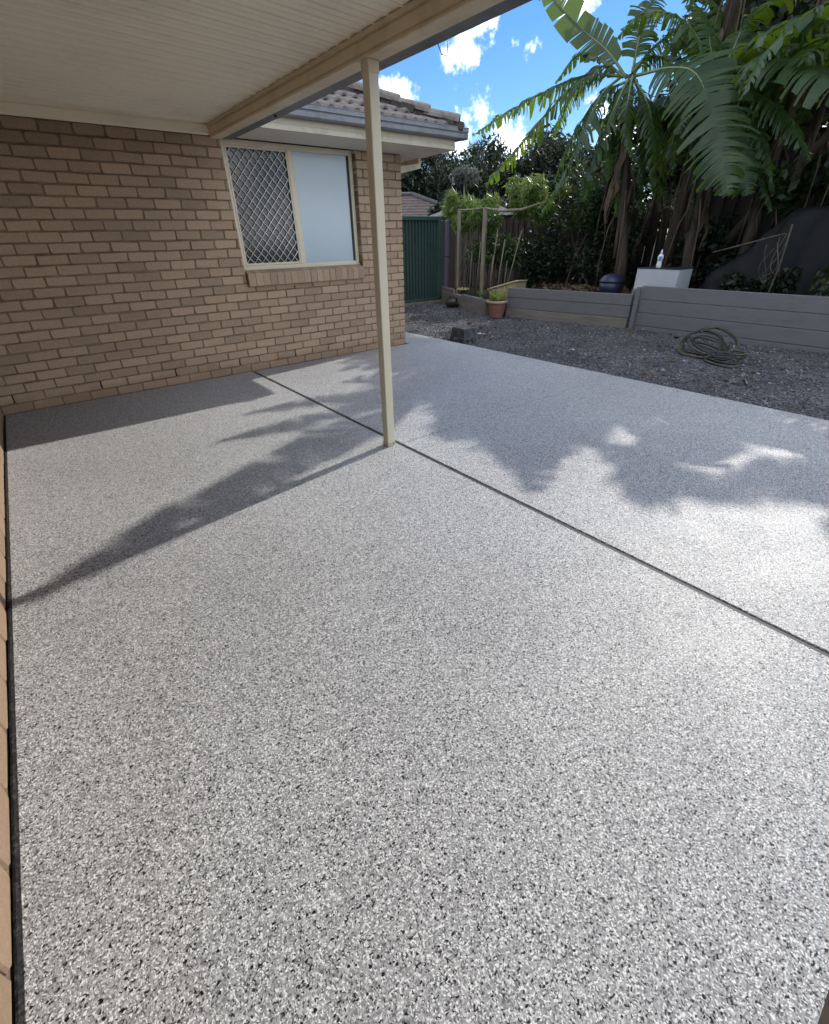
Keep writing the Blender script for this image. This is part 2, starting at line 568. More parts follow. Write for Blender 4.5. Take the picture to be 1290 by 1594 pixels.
def gravel_mat():
    mt, t, b = new_mat('blue_grey_gravel')
    co = coords(t)
    v = N(t, 'ShaderNodeTexVoronoi')
    v.inputs['Scale'].default_value = 52
    L(t, co, v.inputs['Vector'])
    s = N(t, 'ShaderNodeSeparateColor')
    L(t, v.outputs['Color'], s.inputs[0])
    col = ramp(t, s.outputs[0], [(0, (.035, .036, .040)), (.4, (.085, .087, .095)), (.8, (.15, .152, .162)), (1, (.26, .26, .27))])
    patch = ramp(t, noise(t, co, 1.4, 6, .6), [(.35, (.55, .55, .56)), (.7, (1.2, 1.2, 1.2))])
    col = mixc(t, 1.0, col, patch, 'MULTIPLY')
    L(t, col, b.inputs['Base Color'])
    b.inputs['Roughness'].default_value = .85
    h = math_node(t, 'ADD', math_node(t, 'MULTIPLY', v.outputs['Distance'], -1.5), noise(t, co, 30, 5))
    bump(t, b, h, .9, .02)
    return mt


def stone_mat():
    mt, t, b = new_mat('gravel_stone')
    geo = N(t, 'ShaderNodeNewGeometry')
    col = ramp(t, geo.outputs['Random Per Island'], [(0, (.035, .036, .040)), (.5, (.095, .097, .105)), (.88, (.17, .172, .183)), (1, (.36, .36, .365))])
    L(t, col, b.inputs['Base Color'])
    b.inputs['Roughness'].default_value = .8
    return mt


M['gravel'] = gravel_mat()
M['stone'] = stone_mat()

# ------------------------------------------------------------------ ground, gravel, slab
g = MB()
g.add([(-150, -150, -.16), (150, -150, -.16), (150, 150, -.16), (-150, 150, -.16)], [(0, 1, 2, 3)])
structure(g.build('ground', M['ground']))


def gz(x, y):
    """Height of the gravel yard."""
    return -.078 + .022 * mnoise.noise(Vector((x * .9, y * .9, 3.1))) + .010 * mnoise.noise(Vector((x * 3.1, y * 3.1, 8.3)))


def grid_sheet(name, x0, x1, y0, y1, nx, ny, fz, mat):
    vs = [(x0 + (x1 - x0) * i / nx, y0 + (y1 - y0) * j / ny, 0) for j in range(ny + 1) for i in range(nx + 1)]
    vs = [(x, y, fz(x, y)) for x, y, _ in vs]
    qs = [(j * (nx + 1) + i, j * (nx + 1) + i + 1, (j + 1) * (nx + 1) + i + 1, (j + 1) * (nx + 1) + i) for j in range(ny) for i in range(nx)]
    return structure(np_mesh(name, vs, qs, mat, smooth=True))


grid_sheet('gravel_yard', 5.40, 9.3, -8.0, 5.2, 90, 220, gz, M['gravel'])
grid_sheet('side_path', 4.85, 5.40, .95, 5.2, 10, 60, gz, M['gravel'])

# loose crushed stones over the yard (nobody could count them)
n = 15000
px = RNG.uniform(5.52, 8.66, n)
py = RNG.uniform(-6.2, 4.2, n)
keep = np.array([not (x > 8.15 and y > .9 and (x - 8.15) * 2.6 > (y - .9) * .8 + 1.0) for x, y in zip(px, py)])
px, py = px[keep], py[keep]
n = len(px)
sz = RNG.uniform(.006, .017, n) * (1 + (RNG.random(n) > .96) * .9)
base = np.array([(1, 0, 0), (0, 1, 0), (-1, 0, 0), (0, -1, 0), (0, 0, .75), (0, 0, -.75)], dtype=np.float32)
V = base[None] * sz[:, None, None] * RNG.uniform(.55, 1.25, (n, 6, 1))
ang = RNG.uniform(0, 6.28, n)
ca, sa = np.cos(ang)[:, None], np.sin(ang)[:, None]
tilt = RNG.uniform(-.7, .7, n)
ct, st = np.cos(tilt)[:, None], np.sin(tilt)[:, None]
X, Y, Z = V[..., 0], V[..., 1], V[..., 2]
X, Z = X * ct - Z * st, X * st + Z * ct
V = np.stack([X * ca - Y * sa, X * sa + Y * ca, Z], -1)
pz = np.array([gz(a, b) for a, b in zip(px, py)])
V += np.stack([px, py, pz + sz * .35], -1)[:, None, :]
T = np.array([(0, 1, 4), (1, 2, 4), (2, 3, 4), (3, 0, 4), (1, 0, 5), (2, 1, 5), (3, 2, 5), (0, 3, 5)])
tri = (T[None] + (np.arange(n) * 6)[:, None, None]).reshape(-1, 3)
o = np_mesh('gravel', V.reshape(-1, 3), tri, M['stone'])
tag(o, 'loose blue grey crushed gravel scattered over the yard', 'gravel', kind='stuff')

# the slab: three pours split by a wide sealed joint under the beam and a fine saw cut
SLAB_END = -5.907


def slab_piece(x0, x1, y0, y1):
    b = MB()
    e = .004
    prof_top = [(x0 + e, y0 + e), (x1 - e, y0 + e), (x1 - e, y1 - e), (x0 + e, y1 - e)]
    prof_lo = [(x0, y0), (x1, y0), (x1, y1), (x0, y1)]
    vs = [(x, y, 0) for x, y in prof_top] + [(x, y, -e) for x, y in prof_lo] + [(x, y, -.155) for x, y in prof_lo]
    fs = [(0, 1, 2, 3)]
    for k in range(2):
        for i in range(4):
            j = (i + 1) % 4
            fs.append((k * 4 + i, k * 4 + 4 + i, k * 4 + 4 + j, k * 4 + j))
    b.add(vs, fs)
    return structure(b.build('patio_slab', M['flake']))


slab_piece(.015, 2.4035, SLAB_END, -.006)
slab_piece(2.4305, 5.40, SLAB_END, -3.0015)
slab_piece(2.4305, 5.40, -2.9945, -.006)
slab_piece(4.84, 5.40, -.0055, .95)
j = MB()
j.box((2.4025, SLAB_END, -.12), (2.4315, -.008, -.006))
structure(j.build('expansion_joint', M['sealant']))
j = MB()
j.box((2.4325, -3.0017, -.12), (5.39, -2.9943, -.006))
structure(j.build('saw_cut', M['sealant']))
# foam strip along the left wall, ragged edge
vs, fs = [], []
ny = 260
for i in range(ny + 1):
    y = SLAB_END + (-.01 - SLAB_END) * i / ny
    wv = .003 * mnoise.noise(Vector((y * 9, 0, 0))) + .0025 * mnoise.noise(Vector((y * 41, 2, 0)))
    zz = -.002 + .003 * mnoise.noise(Vector((y * 6, 5, 0)))
    vs += [(.0005 + wv * .5, y, zz - .001), (.0075, y, zz + .0015), (.0155 + wv, y, zz - .001), (.0155 + wv, y, -.10)]
    if i:
        a, c = (i - 1) * 4, i * 4
        fs += [(a, a + 1, c + 1, c), (a + 1, a + 2, c + 2, c + 1), (a + 2, a + 3, c + 3, c + 2)]
b = MB()
b.add(vs, fs)
structure(b.build('edge_strip', M['foam']))
# raised garden bed behind the retaining walls


def bed_front(y):
    """Inner face of the retaining boards along the bed."""
    if y < -1.38:
        return 8.705
    if y < 1.2:
        return 8.705 - (y + 1.38) * .174
    return 8.17 + (y - 1.712) * .349 + .07


def bed_height(x, y):
    if y < 1.2:
        return .36 + .05 * mnoise.noise(Vector((x, y, 1)))
    return (.13 if x < 9.6 else .2) + .035 * mnoise.noise(Vector((x, y, 1)))


def bed(y0, y1, ny_):
    vs, qs = [], []
    nx_ = 40
    for j_ in range(ny_ + 1):
        y = y0 + (y1 - y0) * j_ / ny_
        xf_ = bed_front(min(max(y, y0 + .001), y1 - .001))
        for i_ in range(nx_ + 1):
            x = xf_ + (24 - xf_) * (i_ / nx_) ** 2
            vs.append((x, y, bed_height(x, min(y, y1 - .001))))
    for j_ in range(ny_):
        for i_ in range(nx_):
            a_ = j_ * (nx_ + 1) + i_
            qs.append((a_, a_ + 1, a_ + nx_ + 2, a_ + nx_ + 1))
    structure(np_mesh('garden_bed', vs, qs, M['soil'], smooth=True))


bed(-14, 1.199, 60)
bed(1.2, 3.95, 14)

# ------------------------------------------------------------------ the brick house
house = thing('brick_house', 'tan brick house with sliding window and brown tiled hip roof', 'house')
COURSE, BR, H_TOP, LX = .086, .24, 2.236, 4.78


def brick_shape(w, h, d, seed):
    """Tumbled brick: rounded uneven front face, local x along the wall, -y towards the viewer, z up, origin at the lower left."""
    r = random.Random(seed)
    c = .0035 + r.random() ** 2 * .011
    out8 = [(c, 0), (w - c, 0), (w, c), (w, h - c), (w - c, h), (c, h), (0, h - c), (0, c)]
    jit = lambda s: (r.random() - .5) * s
    out8 = [(x + jit(.006), z + jit(.006)) for x, z in out8]
    if r.random() < .4:
        k = r.randrange(8)
        x, z = out8[k]
        out8[k] = (x + (w / 2 - x) * .05, z + (h / 2 - z) * .16)
    inn = []
    for x, z in out8:
        inn.append((x + math.copysign(.0045, w / 2 - x), z + math.copysign(.004, h / 2 - z)))
    vs = [(x, -jit(.002), z) for x, z in inn] + [(x, .006, z) for x, z in out8] + [(x, d, z) for x, z in out8]
    fs = [tuple(range(8))]
    for k in range(2):
        for i in range(8):
            jj = (i + 1) % 8
            fs.append((k * 8 + i, k * 8 + 8 + i, k * 8 + 8 + jj, k * 8 + jj))
    return vs, fs


def wall_layout(length, x_start, hole=None):
    """(x, z, w) of every brick of a running bond wall, cut round a hole."""
    res = []
    k = 0
    while k * COURSE + .076 < H_TOP + .02:
        z = k * COURSE + .005
        off = (0 if k % 2 == 0 else BR / 2)
        x = x_start - BR * 2 + off + .005
        while x < length:
            a, e = max(x, x_start), min(x + .23, length)
            pieces = [(a, e)] if e - a > .02 else []
            if hole:
                for hx0, hx1, hz0, hz1 in hole:
                    if z + .06 > hz0 and z < hz1 - .02:
                        nxt = []
                        for p, q in pieces:
                            if q <= hx0 or p >= hx1:
                                nxt.append((p, q))
                            else:
                                if hx0 - p > .02:
                                    nxt.append((p, hx0))
                                if q - hx1 > .02:
                                    nxt.append((hx1, q))
                        pieces = nxt
            for p, q in pieces:
                res.append((round(p, 4), round(z, 4), round(q - p, 4)))
            x += BR
        k += 1
    return res


OPEN = (2.555, 4.12, .945, 2.30)
lay_w = wall_layout(LX, 0.004, [OPEN])
lay_left = wall_layout(7.6, 0.0)         # along -y
lay_east = wall_layout(4.6, 0.004)

# backing mortar
mo = MB()
mo.box((-.10, .009, -.16), (2.556, .106, H_TOP + .03))
mo.box((2.556, .009, -.16), (4.119, .106, .93))
mo.box((4.119, .009, -.16), (LX - .012, .106, H_TOP + .01))
mo.box((LX - .106, .1065, -.16), (LX - .012, 4.6, H_TOP + .01))
mo.box((-.106, -7.6, -.16), (-.009, .0085, 2.45))
mo.build('wall', M['mortar'], house)

mesh_cache = {}
cam_p = Vector((0.515, -5.595, 1.352))
cands = []
for (x, z, w) in lay_w:
    d = (Vector((x + w / 2, 0, z + .04)) - cam_p)
    score = w * abs(d.y) / d.length ** 3
    cands.append((score, 'w', x, z, w))
for (s, z, w) in lay_left:
    if s > 5.4:
        continue
    c = Vector((0, -s - w / 2, z + .04))
    d = c - cam_p
    if d.dot(FWD) < .05:
        continue
    u = d.dot(RIGHT) / d.dot(FWD) * 694.8 + 645
    v = d.dot(DOWN) / d.dot(FWD) * 694.8 + 797
    if -10 < u and v < 1600:
        cands.append((w * .515 / d.length ** 3, 'l', s, z, w))
cands.sort(reverse=True)
single = set((c[1], c[2], c[3]) for c in cands[:300])


def put_brick(side, s, z, w, rest):
    seed = random.randrange(6)
    proud = random.uniform(-.002, .0022)
    if side == 'w':
        mat4 = Matrix.Translation((s, proud, z))
    elif side == 'l':
        mat4 = Matrix.Translation((-proud, -s, z)) @ Matrix.Rotation(-math.pi / 2, 4, 'Z') @ Matrix.Diagonal((1, -1, 1, 1)) if False else Matrix.Translation((proud, -s - w, z)) @ Matrix.Rotation(math.pi / 2, 4, 'Z')
    else:
        mat4 = Matrix.Translation((LX + proud, s, z)) @ Matrix.Rotation(math.pi / 2, 4, 'Z')
    mat4 = mat4 @ Matrix.Rotation(random.uniform(-.006, .006), 4, 'Y')
    if (side, s, z) in single:
        key = (w, seed)
        if key not in mesh_cache:
            mb = MB()
            mb.add(*brick_shape(w, .076, .095, hash(key) % 9999 if False else seed * 31 + int(w * 1000)))
            mesh_cache[key] = mb.mesh('brick', M['brick'])
        o = bpy.data.objects.new('brick', mesh_cache[key])
        link(o, house)
        o.matrix_local = mat4
    else:
        vs, fs = brick_shape(w, .076, .095, seed * 31 + int(w * 1000))
        rest.add([mat4 @ Vector(v) for v in vs], fs)


rest = MB()
for (x, z, w) in lay_w:
    put_brick('w', x, z, w, rest)
for (s, z, w) in lay_left:
    put_brick('l', s, z, w, rest)
for (s, z, w) in lay_east:
    if s > .1:
        put_brick('e', s, z, w, rest)
o = rest.build('brick', M['brick'], house)
o['kind'] = 'stuff'

# weep holes: dark boxes over the mortar stand in for the shade of open perpends
for k in range(6):
    w = MB()
    w.box((.12 + .72 * k - .0005, .0045, .093), (.12 + .72 * k + .0095, .0095, .166))
    w.build('weep_hole', M['hole'], house)
w = MB()
w.box((2.99, .0045, .866), (2.999, .0095, .935))
w.build('weep_hole', M['hole'], house)
w = MB()
w.box((3.72, .0045, .866), (3.729, .0095, .935))
w.build('weep_hole', M['hole'], house)

# sloping brick-on-edge sill
ns = 18
for i in range(ns):
    x0 = 2.565 + (4.105 - 2.565) * i / ns
    x1 = 2.565 + (4.105 - 2.565) * (i + 1) / ns - .006
    y0 = -.046 + random.uniform(-.003, .003)
    b = MB()
    c = .004
    prof = [(y0 + c, .918), (.05, .90), (.108, .93), (.108, 1.083), (.02, 1.066), (y0 + c, 1.049), (y0, 1.044), (y0, .923)]
    b.prism(prof, x0, x1, 'x')
    b.build('sill_brick', M['brick'], house)
b = MB()
b.prism([(-.040, .925), (.10, .925), (.10, 1.073), (-.040, 1.04)], 2.566, 4.1, 'x')
b.build('sill_mortar', M['brick'], house)

# the window
win = MB()
FY0, FY1 = .082, .125
fx0, fx1, fz0, fz1 = 2.557, 4.118, 1.086, 2.226
win.bbox((fx0, FY0, fz0), (fx0 + .052, FY1, fz1), .004)
win.bbox((fx1 - .046, FY0, fz0), (fx1, FY1, fz1), .004)
win.bbox((fx0 + .053, FY0 + .001, fz0), (fx1 - .047, FY1, fz0 + .03), .003)
win.bbox((fx0 + .053, FY0 + .001, fz1 - .035), (fx1 - .047, FY1, fz1), .003)
win.bbox((3.292, FY0 + .002, fz0 + .031), (3.36, FY1, fz1 - .036), .004)
win.bbox((fx0 - .0, FY0 - .012, fz0 - .012), (fx1, FY0 + .03, fz0 - .001), .003)
window = win.build('window', M['cream_clean'], house)
b = MB()
b.box((2.60, .112, 1.11), (3.30, .118, 2.20))
b.build('pane', M['dark_glass'], window)
b = MB()
b.box((3.35, .104, 1.112), (4.045, .11, 2.20))
b.build('frosted_pane', M['frosted'], window)
b = MB()
b.box((4.0455, .098, 1.117), (4.0715, .108, 2.19))
b.build('sash_seal', M['rubber'], window)
b = MB()
b.bbox((2.611, .085, 1.118), (2.631, .104, 2.189), .003)
b.bbox((3.274, .085, 1.118), (3.291, .104, 2.189), .003)
b.bbox((2.632, .086, 1.118), (3.273, .104, 1.140), .003)
b.bbox((2.632, .086, 2.172), (3.273, .104, 2.189), .003)
b.build('screen_frame', M['cream_clean'], window)
gr = MB()
gx0, gx1, gz0, gz1 = 2.631, 3.274, 1.139, 2.173
dx, dz = .0905, .0985


def clip_seg(x0, z0, sx):
    """Part of the diagonal from (x0,z0) rising with slope sx inside the screen."""
    pts = []
    for z in (gz0, gz1):
        x = x0 + (z - z0) * sx
        if gx0 <= x <= gx1:
            pts.append((x, z))
    for x in (gx0, gx1):
        z = z0 + (x - x0) / sx
        if gz0 < z < gz1:
            pts.append((x, z))
    return pts[:2] if len(pts) >= 2 else None


for sgn, yy in ((1, .094), (-1, .097)):
    for k in range(-14, 30):
        sg = clip_seg(gx0 + k * dx, gz0, sgn * dx / dz)
        if sg:
            gr.tube([(sg[0][0], yy, sg[0][1]), (sg[1][0], yy, sg[1][1])], .0046, 4)
gr.build('diamond_grille', M['grille'], window)

# soffit, fascia and gutter of the tiled roof
b = MB()
b.add([(2.52, .0, 2.238), (LX + .43, .0, 2.238), (LX + .43, -.49, 2.254), (2.52, -.49, 2.254),
       (2.52, .0, 2.262), (LX + .43, .0, 2.262), (LX + .43, -.49, 2.278), (2.52, -.49, 2.278)],
      [(0, 1, 2, 3), (7, 6, 5, 4), (0, 3, 7, 4), (1, 0, 4, 5), (2, 1, 5, 6), (3, 2, 6, 7)])
b.box((LX - .01, .001, 2.239), (LX + .43, 4.9, 2.26))
b.box((0.0, -.42, 2.24), (2.519, .10, 2.262))
b.build('soffit', M['soffit'], house)
b = MB()
b.bbox((2.555, .075, 2.2265), (4.119, .12, 2.2372), .002)
b.build('window_head', M['cream_clean'], house)
b = MB()
prof = [(-.505, 2.250), (-.488, 2.250), (-.488, 2.44), (-.505, 2.44), (-.505, 2.300), (-.512, 2.296), (-.512, 2.254)]
b.prism(prof, 2.52, 5.222, 'x')
prof = [(5.222, 2.250), (5.205, 2.250), (5.205, 2.44), (5.222, 2.44), (5.222, 2.300), (5.229, 2.296), (5.229, 2.254)]
b.prism(prof[::-1], -.4865, 4.9, 'y')
b.build('fascia', M['cream'], house)


def gutter_prof(s):
    """Stepped quad gutter, s = outward distance from the fascia."""
    return [(0, .002), (.095, 0), (.106, .012), (.106, .048), (.098, .053), (.098, .058), (.112, .064), (.112, .098), (.116, .102), (.116, .108), (.104, .108), (.098, .09), (.09, .02), (.006, .02), (.006, .108), (0, .108)]


b = MB()
b.prism([(-.506 - p, 2.345 + q) for p, q in gutter_prof(0)], 2.35, 5.337, 'x')
b.prism([(5.223 + p, 2.345 + q) for p, q in gutter_prof(0)][::-1], -.5055, 4.9, 'y')
b.build('gutter', M['slate_metal'], house)
# boxed eave return round the corner
b = MB()
b.prism([(4.79, 2.045), (5.205, 2.135), (5.215, 2.14), (5.215, 2.252), (5.18, 2.252), (5.18, 2.185), (4.79, 2.13)], .14, .165, 'y')
b.bbox((5.18, .166, 2.14), (5.214, 1.6, 2.25), .004)
b.build('eave_return', M['cream'], house)

# roof deck and tiles
PITCH = .40
EX, EY, EZ = 5.30, -.585, 2.437
b = MB()
RUN = 3.4
b.add([(1.0, EY + .04, EZ - .01), (EX - .04, EY + .04, EZ - .01), (EX - .04 - RUN, EY + .04 + RUN, EZ - .01 + RUN * PITCH), (1.0, EY + .04 + RUN, EZ - .01 + RUN * PITCH),
       (EX - .04, EY + .04 + 2 * RUN, EZ - .01)],
      [(0, 1, 2, 3), (1, 4, 2)])
roof = b.build('roof', M['bedding'], house)
TW, TL = .30, .345


def tile_mesh(wcut=TW):
    """Concrete tile: two rolls, thick front lip; local x along eave, y up-slope, z normal."""
    xs = np.linspace(0, TW, 15)
    prof = []
    for x in xs:
        if x > wcut + 1e-6:
            break
        ph = (x / TW * 2) % 1.0
        hgt = .034 * math.sin(math.pi * min(1, ph / .62)) ** 1.0 if ph < .62 else 0.0
        prof.append((x, hgt))
    k = len(prof)
    vs = [(x, 0, z - .018) for x, z in prof] + [(x, 0, z + .004) for x, z in prof] + [(x, .012, z + .008) for x, z in prof] + [(x, TL + .05, z - .018) for x, z in prof]
    fs = []
    for r_ in range(3):
        for i in range(k - 1):
            fs.append((r_ * k + i, r_ * k + i + 1, (r_ + 1) * k + i + 1, (r_ + 1) * k + i))
    mb = MB()
    mb.add(vs, fs, 0, False)
    return mb.mesh('roof_tile', M['tile'])


tm = tile_mesh()
ca_, sa_ = 1 / math.hypot(1, PITCH), PITCH / math.hypot(1, PITCH)
nt = 0
for r_ in range(9):
    yy = EY + .015 + r_ * TL * ca_
    zz = EZ + .012 + r_ * TL * sa_
    hipx = EX - (yy - EY)
    x = hipx - TW - .02
    while x > 2.1:
        o = bpy.data.objects.new('roof_tile', tm)
        link(o, roof)
        o.matrix_local = Matrix.Translation((x + random.uniform(-.003, .003), yy + random.uniform(-.004, .004), zz + random.uniform(0, .003))) @ Matrix.Rotation(math.atan(PITCH) - .028, 4, 'X')
        nt += 1
        x -= TW
# mortar bedding and hip caps
hip_dir = Vector((-1, 1, PITCH)).normalized()
side = Vector((1, 1, 0)).normalized()
upn = hip_dir.cross(side) * -1
if upn.z < 0:
    upn = -upn
b = MB()
p0 = Vector((EX - .06, EY + .06, EZ + .03))
for i in range(40):
    c = p0 + hip_dir * (i * .12) + side * random.uniform(-.02, .02) + upn * random.uniform(-.012, .012)
    b.obox(c, hip_dir * .075, side * random.uniform(.10, .15), upn * .035)
b.build('ridge_bedding', M['bedding'], roof)
cap = MB()
segs = 8
CL = .42
vs = []
for (t_, r0) in ((0, .125), (.03, .128), (CL, .112)):
    for i in range(segs + 1):
        a = math.pi * i / segs
        vs.append((math.cos(a) * r0 * 1.05, t_, math.sin(a) * r0 * .72))
for i in range(segs + 1):
    a = math.pi * i / segs
    vs.append((math.cos(a) * .105, 0, math.sin(a) * .105 * .68))
fs = []
k = segs + 1
for r_ in range(2):
    for i in range(segs):
        fs.append((r_ * k + i, r_ * k + i + 1, (r_ + 1) * k + i + 1, (r_ + 1) * k + i))
for i in range(segs):
    fs.append((3 * k + i, 3 * k + i + 1, i + 1, i))
cap.add(vs, fs, 0, False)
cm = cap.mesh('ridge_cap', M['ridge'])
rot = Matrix((side, hip_dir, upn)).transposed().to_4x4()
for i in range(11):
    o = bpy.data.objects.new('ridge_cap', cm)
    link(o, roof)
    p = Vector((EX - .05, EY + .05, EZ + .055)) + hip_dir * (i * .37)
    o.matrix_local = Matrix.Translation(p) @ rot @ Matrix.Rotation(random.uniform(-.03, .03) - .03, 4, 'X')

# ------------------------------------------------------------------ patio roof
pr = thing('patio_roof', 'cream ribbed patio roof with brown beam and grey gutter', 'patio roof')
BX0, BX1 = 2.300, 2.395
YB0, YB1 = -7.6, -.42


def cz(x):
    return 2.237 + .031 * (2.30 - x)


panel_w = .92
y = YB1 - .004
while y > YB0 + .2:
    y1 = max(y - panel_w, YB0)
    prof = []
    yy = y
    nrib = 8
    rw = (y - y1) / nrib
    for i in range(nrib):
        a = y - i * rw
        prof += [(a, 0), (a - rw * .06, -.002), (a - rw * .08, -.008), (a - rw * .15, -.008), (a - rw * .17, -.002), (a - rw * .25, 0), (a - rw * .55, 0), (a - rw * .565, .004), (a - rw * .60, .004), (a - rw * .615, 0)]
    prof.append((y1 + .002, 0))
    b = MB()
    vs, fs = [], []
    for xx in (-.012, BX0 + .02):
        vs += [(xx, p, cz(xx) + q + .007) for p, q in prof]
    k = len(prof)
    fs = [(i, i + 1, k + i + 1, k + i) for i in range(k - 1)]
    b.add(vs, fs)
    b.add([(-.012, y, cz(-.012) + .08), (BX0 + .02, y, cz(BX0) + .08), (BX0 + .02, y1 + .002, cz(BX0) + .08), (-.012, y1 + .002, cz(-.012) + .08)], [(0, 1, 2, 3)])
    b.build('ceiling_panel', M['ceiling'], pr)
    y = y1
# lapped sheet ends and the wall channel
b = MB()
b.prism([(-.447, 2.172), (-.425, 2.168), (-.42, 2.172), (-.42, 2.30), (-.445, 2.30), (-.445, 2.24), (-.452, 2.236), (-.452, 2.176)], -.011, BX0 - .001, 'x')
b.build('wall_channel', M['ceiling'], pr)
b = MB()
prof = [(BX0, 2.146), (BX0 + .004, 2.143), (BX1, 2.143), (BX1, 2.30), (BX0, 2.30), (BX0, 2.222), (BX0 + .005, 2.219), (BX0 + .005, 2.214), (BX0, 2.211), (BX0, 2.168), (BX0 + .006, 2.164), (BX0 + .006, 2.160), (BX0, 2.156)]
b.prism(prof, YB0, YB1 - .033, 'y')
b.build('beam', M['beam'], pr)
b = MB()
prof = [(BX1 + .002, 2.149), (2.492, 2.146), (2.505, 2.156), (2.505, 2.24), (2.498, 2.246), (2.498, 2.262), (2.512, 2.268), (2.512, 2.30), (2.50, 2.30), (2.494, 2.16), (BX1 + .01, 2.16), (BX1 + .01, 2.30), (BX1 + .002, 2.30)]
b.prism(prof, YB0, YB1 - .033, 'y')
b.box((2.43, -.43, 2.15), (2.46, -.425, 2.17))
b.build('gutter', M['dark_gutter'], pr)
b = MB()
for yy in (-2.75, -1.55, -4.4):
    b.lathe([(.0, -.012), (.008, -.010), (.012, -.002), (.012, .003)], (2.44, yy, 2.1475), 8)
b.build('gutter_screw', M['rubber'], pr)
b = MB()
b.tube([(2.507, -3.30, 2.16), (2.527, -3.31, 2.118), (2.552, -3.325, 2.112), (2.552, -3.325, 2.165)], .0025, 5)
b.build('wire_hook', M['steel_post'], pr)
b = MB()
b.box((-.012, YB0, 2.31), (2.50, YB1, 2.325))
b.build('roof_sheet', M['dark_gutter'], pr)

b = MB()
b.box((BX0 - .010, YB0, 2.2225), (BX0 - .001, YB1 - .034, 2.2385))
b.build('cover_trim', M['beam'], pr)

# the post
post = thing('patio_post', 'slim square cream post under the patio beam', 'post', (2.3415, -2.955, 0))
b = MB()
h = .032
b.bbox((-h, -h, .003), (h, h, 2.142), .004)
b.build('shaft', M['cream_clean'], post)
b = MB()
b.bbox((-h - .002, -h - .002, .0005), (h + .002, h + .002, .032), .002)
b.build('base_shoe', M['cream'], post)
b = MB()
for xx, yy in ((-.015, -h - .003), (.015, -h - .003)):
    b.lathe([(.0001, -.003), (.005, -.002), (.005, .002)], (xx, yy, .02), 6)
b.build('base_screw', M['rubber'], post)
b = MB()
b.bbox((-h - .003, -h - .003, 2.09), (h + .003, h + .003, 2.1422), .002)
b.build('head_bracket', M['cream'], post)

# ------------------------------------------------------------------ retaining wall
rw = thing('retaining_wall', 'long grey painted timber sleeper retaining wall with upright post', 'retaining wall')


def sleeper(a, b_, z0, z1, thick, mat, name='sleeper'):
    """Board along the ground line a-b, front face on that line."""
    a, b_ = Vector((*a, 0)), Vector((*b_, 0))
    d = (b_ - a).normalized()
    nrm = Vector((d.y, -d.x, 0))
    if nrm.x < 0:
        nrm = -nrm
    c = .006
    mb = MB()
    prof = [(0 + c, z0), (thick, z0), (thick, z1), (0 + c, z1), (0, z1 - c), (0, z0 + c)]
    vs = []
    for base_ in (a, b_):
        for n_, z in prof:
            vs.append(base_ + nrm * n_ + Vector((0, 0, z)))
    k = len(prof)
    fs = [(i, (i + 1) % k, k + (i + 1) % k, k + i) for i in range(k)] + [tuple(range(k - 1, -1, -1)), tuple(range(k, 2 * k))]
    mb.add(vs, fs)
    return mb.build(name, mat, rw)


for k, (z0, z1) in enumerate(((.402, .605), (.200, .3985), (-.002, .196), (-.16, -.007))):
    sleeper((8.66 + .002 * (k % 2), -1.47), (8.655 + .002 * (k % 2), -9.5), z0, z1, .05, M['sleeper'])
sleeper((8.655, -1.33), (8.235, 1.085), .292, .486 - .02, .05, M['sleeper'])
sleeper((8.660, -1.33), (8.240, 1.085), .094, .288, .05, M['sleeper'])
sleeper((8.640, -1.33), (8.222, 1.085), -.16, .088, .06, M['sleeper_raw'])
b = MB()
b.bbox((8.60, -1.462, -.16), (8.675, -1.395, .585), .006)
b.build('post', M['sleeper'], rw)
b = MB()
b.bbox((8.70, -1.34, -.1), (8.78, -1.27, .545), .006)
b.build('post', M['sleeper'], rw)

# low planter to the left
rw2 = thing('planter_box', 'low weathered timber planter edge beside the green fence', 'planter')
old_rw, rw = rw, rw2
sleeper((8.102, 1.712), (8.81, 3.74), -.10, .205, .06, M['sleeper_raw'], 'board')
sleeper((8.102, 1.712), (8.42, 2.62), .206, .225, .10, M['sleeper'], 'capping')
sleeper((8.11, 1.705), (8.9, 1.45), -.10, .200, .05, M['sleeper_raw'], 'end_board')
sleeper((8.60, 3.10), (8.86, 3.80), .206, .30, .06, M['sleeper_raw'], 'board')
rw = old_rw

# ------------------------------------------------------------------ green fence
gf = thing('green_fence', 'dark green corrugated steel fence panel with plinth', 'fence')
b = MB()
x = 4.99
prof = []
while x < 9.02:
    prof += [(x, 4.0), (x + .034, 4.0), (x + .040, 4.042), (x + .082, 4.042), (x + .088, 4.0)]
    x += .095
prof2 = [(px_, py_ + .004) for px_, py_ in reversed(prof)]
b.prism(prof + prof2, .0, 1.70, 'z')
b.build('corrugated_sheet', M['green_metal'], gf)
b = MB()
b.bbox((4.97, 3.965, 1.70), (9.02, 4.045, 1.785), .006)
b.build('rail', M['green_rail'], gf)
b = MB()
b.bbox((4.97, 3.97, -.015), (9.02, 4.04, .04), .006)
b.build('rail', M['green_metal'], gf)
b = MB()
b.bbox((8.90, 3.955, .041), (9.035, 4.05, 1.699), .006)
b.build('post', M['green_metal'], gf)
b = MB()
b.bbox((4.97, 3.94, -.15), (9.0, 4.03, -.018), .008)
b.build('plinth', M['plinth'], gf)
sp = thing('steel_post', 'bare grey steel post beside the green fence', 'post', (9.13, 3.93, 0))
b = MB()
b.bbox((-.045, -.03, -.1), (.045, .03, 1.70), .005)
b.build('shaft', M['steel_post'], sp)
b = MB()
b.bbox((-.05, -.034, .93), (.05, .034, .955), .003)
b.build('clip', M['rubber'], sp)

